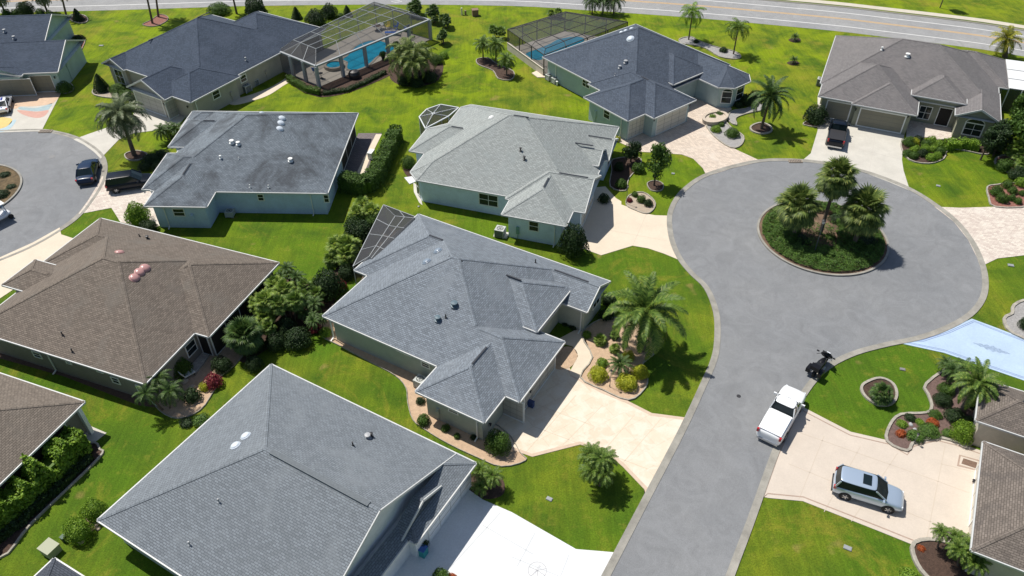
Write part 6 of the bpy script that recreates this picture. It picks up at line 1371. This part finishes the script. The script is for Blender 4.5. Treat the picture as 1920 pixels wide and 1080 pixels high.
car((249, 350), hd((226, 355), (282, 347)), 'black SUV on the pale driveway, partly behind the blue house roof', paint('black_paint', (.005, .009, .018)), 4.8, 1.9, 1.75, 'suv', rail=True)
car((8, 202), hd((-3, 225), (12, 172)), 'white sports car with blue stripes on the colourful driveway', paint('white_paint', (.8, .82, .84)), 4.6, 1.88, 1.35, 'coupe', stripes=mat('stripe_blue', (.02, .04, .30), .3))
# golf cart at the left edge
p = U(2, 414); rt = thing('golf_cart', (p.x, p.y, .02), hd((-20, 425), (20, 405)), 'white golf cart with a blue windshield at the left edge of the road', 'golf cart')
o = lofted([(-1.2, [(0, .25), (.45, .25), (.5, .6), (.4, .8), (0, .82)]), (-.5, [(0, .25), (.5, .25), (.58, .6), (.5, .85), (0, .86)]), (0, [(0, .25), (.5, .25), (.55, .4), (.5, .45), (0, .45)]), (.6, [(0, .25), (.5, .25), (.56, .6), (.5, .85), (0, .9)]), (1.2, [(0, .3), (.4, .3), (.48, .5), (.4, .65), (0, .68)])]).build('body', MATS['white_paint'], rt); subsurf(o, 1)
b = MB(); b.box((-.1, 0, 1.85), (1.9, 1.2, .07)); b.build('roof_panel', TRIM, rt); b = MB(); b.beam((.75, 0, .9), (.6, 0, 1.8), 1.05, .02); b.build('windshield', mat('blue_glass', (.05, .2, .4), .1, coat=.5), rt); b = MB(); b.box((-.35, 0, .85), (.5, .95, .12)); b.build('seat', CREAM if 'CREAM' in globals() else WCREAM, rt)
b = MB()
for x in (.72, -.9):
    for s in (-.5, .5): b.beam((x, s, .8), (x-.1, s, 1.83), .04, .04)
b.build('roof_posts', DKM, rt)
for x in (-.8, .85):
    for s in (-1, 1):
        t = MB(); t.lathe((0, 0, 0), [(0, .09), (.14, .09), (.23, .08), (.25, .04), (.25, -.08), (0, -.08)], 16); t.v = [tuple(Matrix.Rotation(-s*math.pi/2, 3, 'X') @ Vector(v)+Vector((x, s*.55, .25))) for v in t.v]; t.build('wheel', TYRE, rt)
# motorcycle
hm = hd((1524, 700), (1545, 676)); p = U(1535, 694); rt = thing('motorcycle', (p.x, p.y, .02), hm, 'black touring motorcycle with saddlebags parked at the kerb above the white pickup', 'motorcycle'); rt.scale = (1.12, 1.45, 1.12)
for x in (.85, -.8):
    t = MB(); t.lathe((0, 0, 0), [(.20, .06), (.30, .07), (.33, .03), (.33, -.03), (.30, -.07), (.20, -.06)], 20); t.lathe((0, 0, 0), [(.21, .02), (.0, .03)], 16); t.v = [tuple(Matrix.Rotation(math.pi/2, 3, 'X') @ Vector(v)+Vector((x, 0, .33))) for v in t.v]; t.build('wheel', TYRE, rt)
BP = paint('bike_black', (.010, .010, .012))
o = lofted([(-.45, [(0, .35), (.14, .35), (.2, .6), (.14, .75), (0, .78)]), (.0, [(0, .3), (.18, .3), (.22, .6), (.19, .88), (0, .98)]), (.35, [(0, .35), (.16, .35), (.2, .6), (.15, .9), (0, 1.0)]), (.6, [(0, .5), (.08, .5), (.1, .6), (.06, .8), (0, .85)])]).build('fuel_tank', BP, rt); subsurf(o, 1)
o = lofted([(.55, [(0, .75), (.25, .8), (.36, .95), (.3, 1.15), (0, 1.25)]), (.8, [(0, .7), (.26, .75), (.40, .92), (.3, 1.1), (0, 1.16)]), (1.05, [(0, .75), (.12, .78), (.2, .9), (.1, .98), (0, 1.0)])]).build('fairing', BP, rt); subsurf(o, 1)
b = MB(); b.beam((.62, 0, 1.15), (.45, 0, 1.48), .46, .015); b.build('windscreen', CGL, rt)
b = MB(); b.box((-.35, 0, .82), (.75, .34, .10)); b.box((-.75, 0, .95), (.25, .34, .32)); b.build('seat', BLK, rt)
b = MB(); b.box((-.98, 0, 1.0), (.42, .5, .34)); b.build('top_case', BP, rt)
for s in (-1, 1):
    b = MB(); b.box((-.85, s*.34, .58), (.62, .2, .36)); b.build('saddlebag', BP, rt); b = MB(); b.tube([(.5, s*.12, 1.08), (.4, s*.3, 1.14), (.25, s*.44, 1.1)], .02, 6); b.box((.48, s*.46, 1.2), (.05, .14, .1)); b.build('handlebar', DKM, rt)
    b = MB(); b.tube([(.3, s*.2, .25), (-.4, s*.24, .22), (-1.15, s*.26, .24)], .05, 8); b.build('exhaust', RIM, rt)
b = MB(); b.tube([(.62, 0, .95), (.85, .0, .36)], .05, 6); b.box((.87, 0, .68), (.5, .16, .04)); b.build('fork', RIM, rt)
b = MB(); b.box((1.0, 0, .95), (.1, .2, .14)); b.build('headlight', HLM, rt)
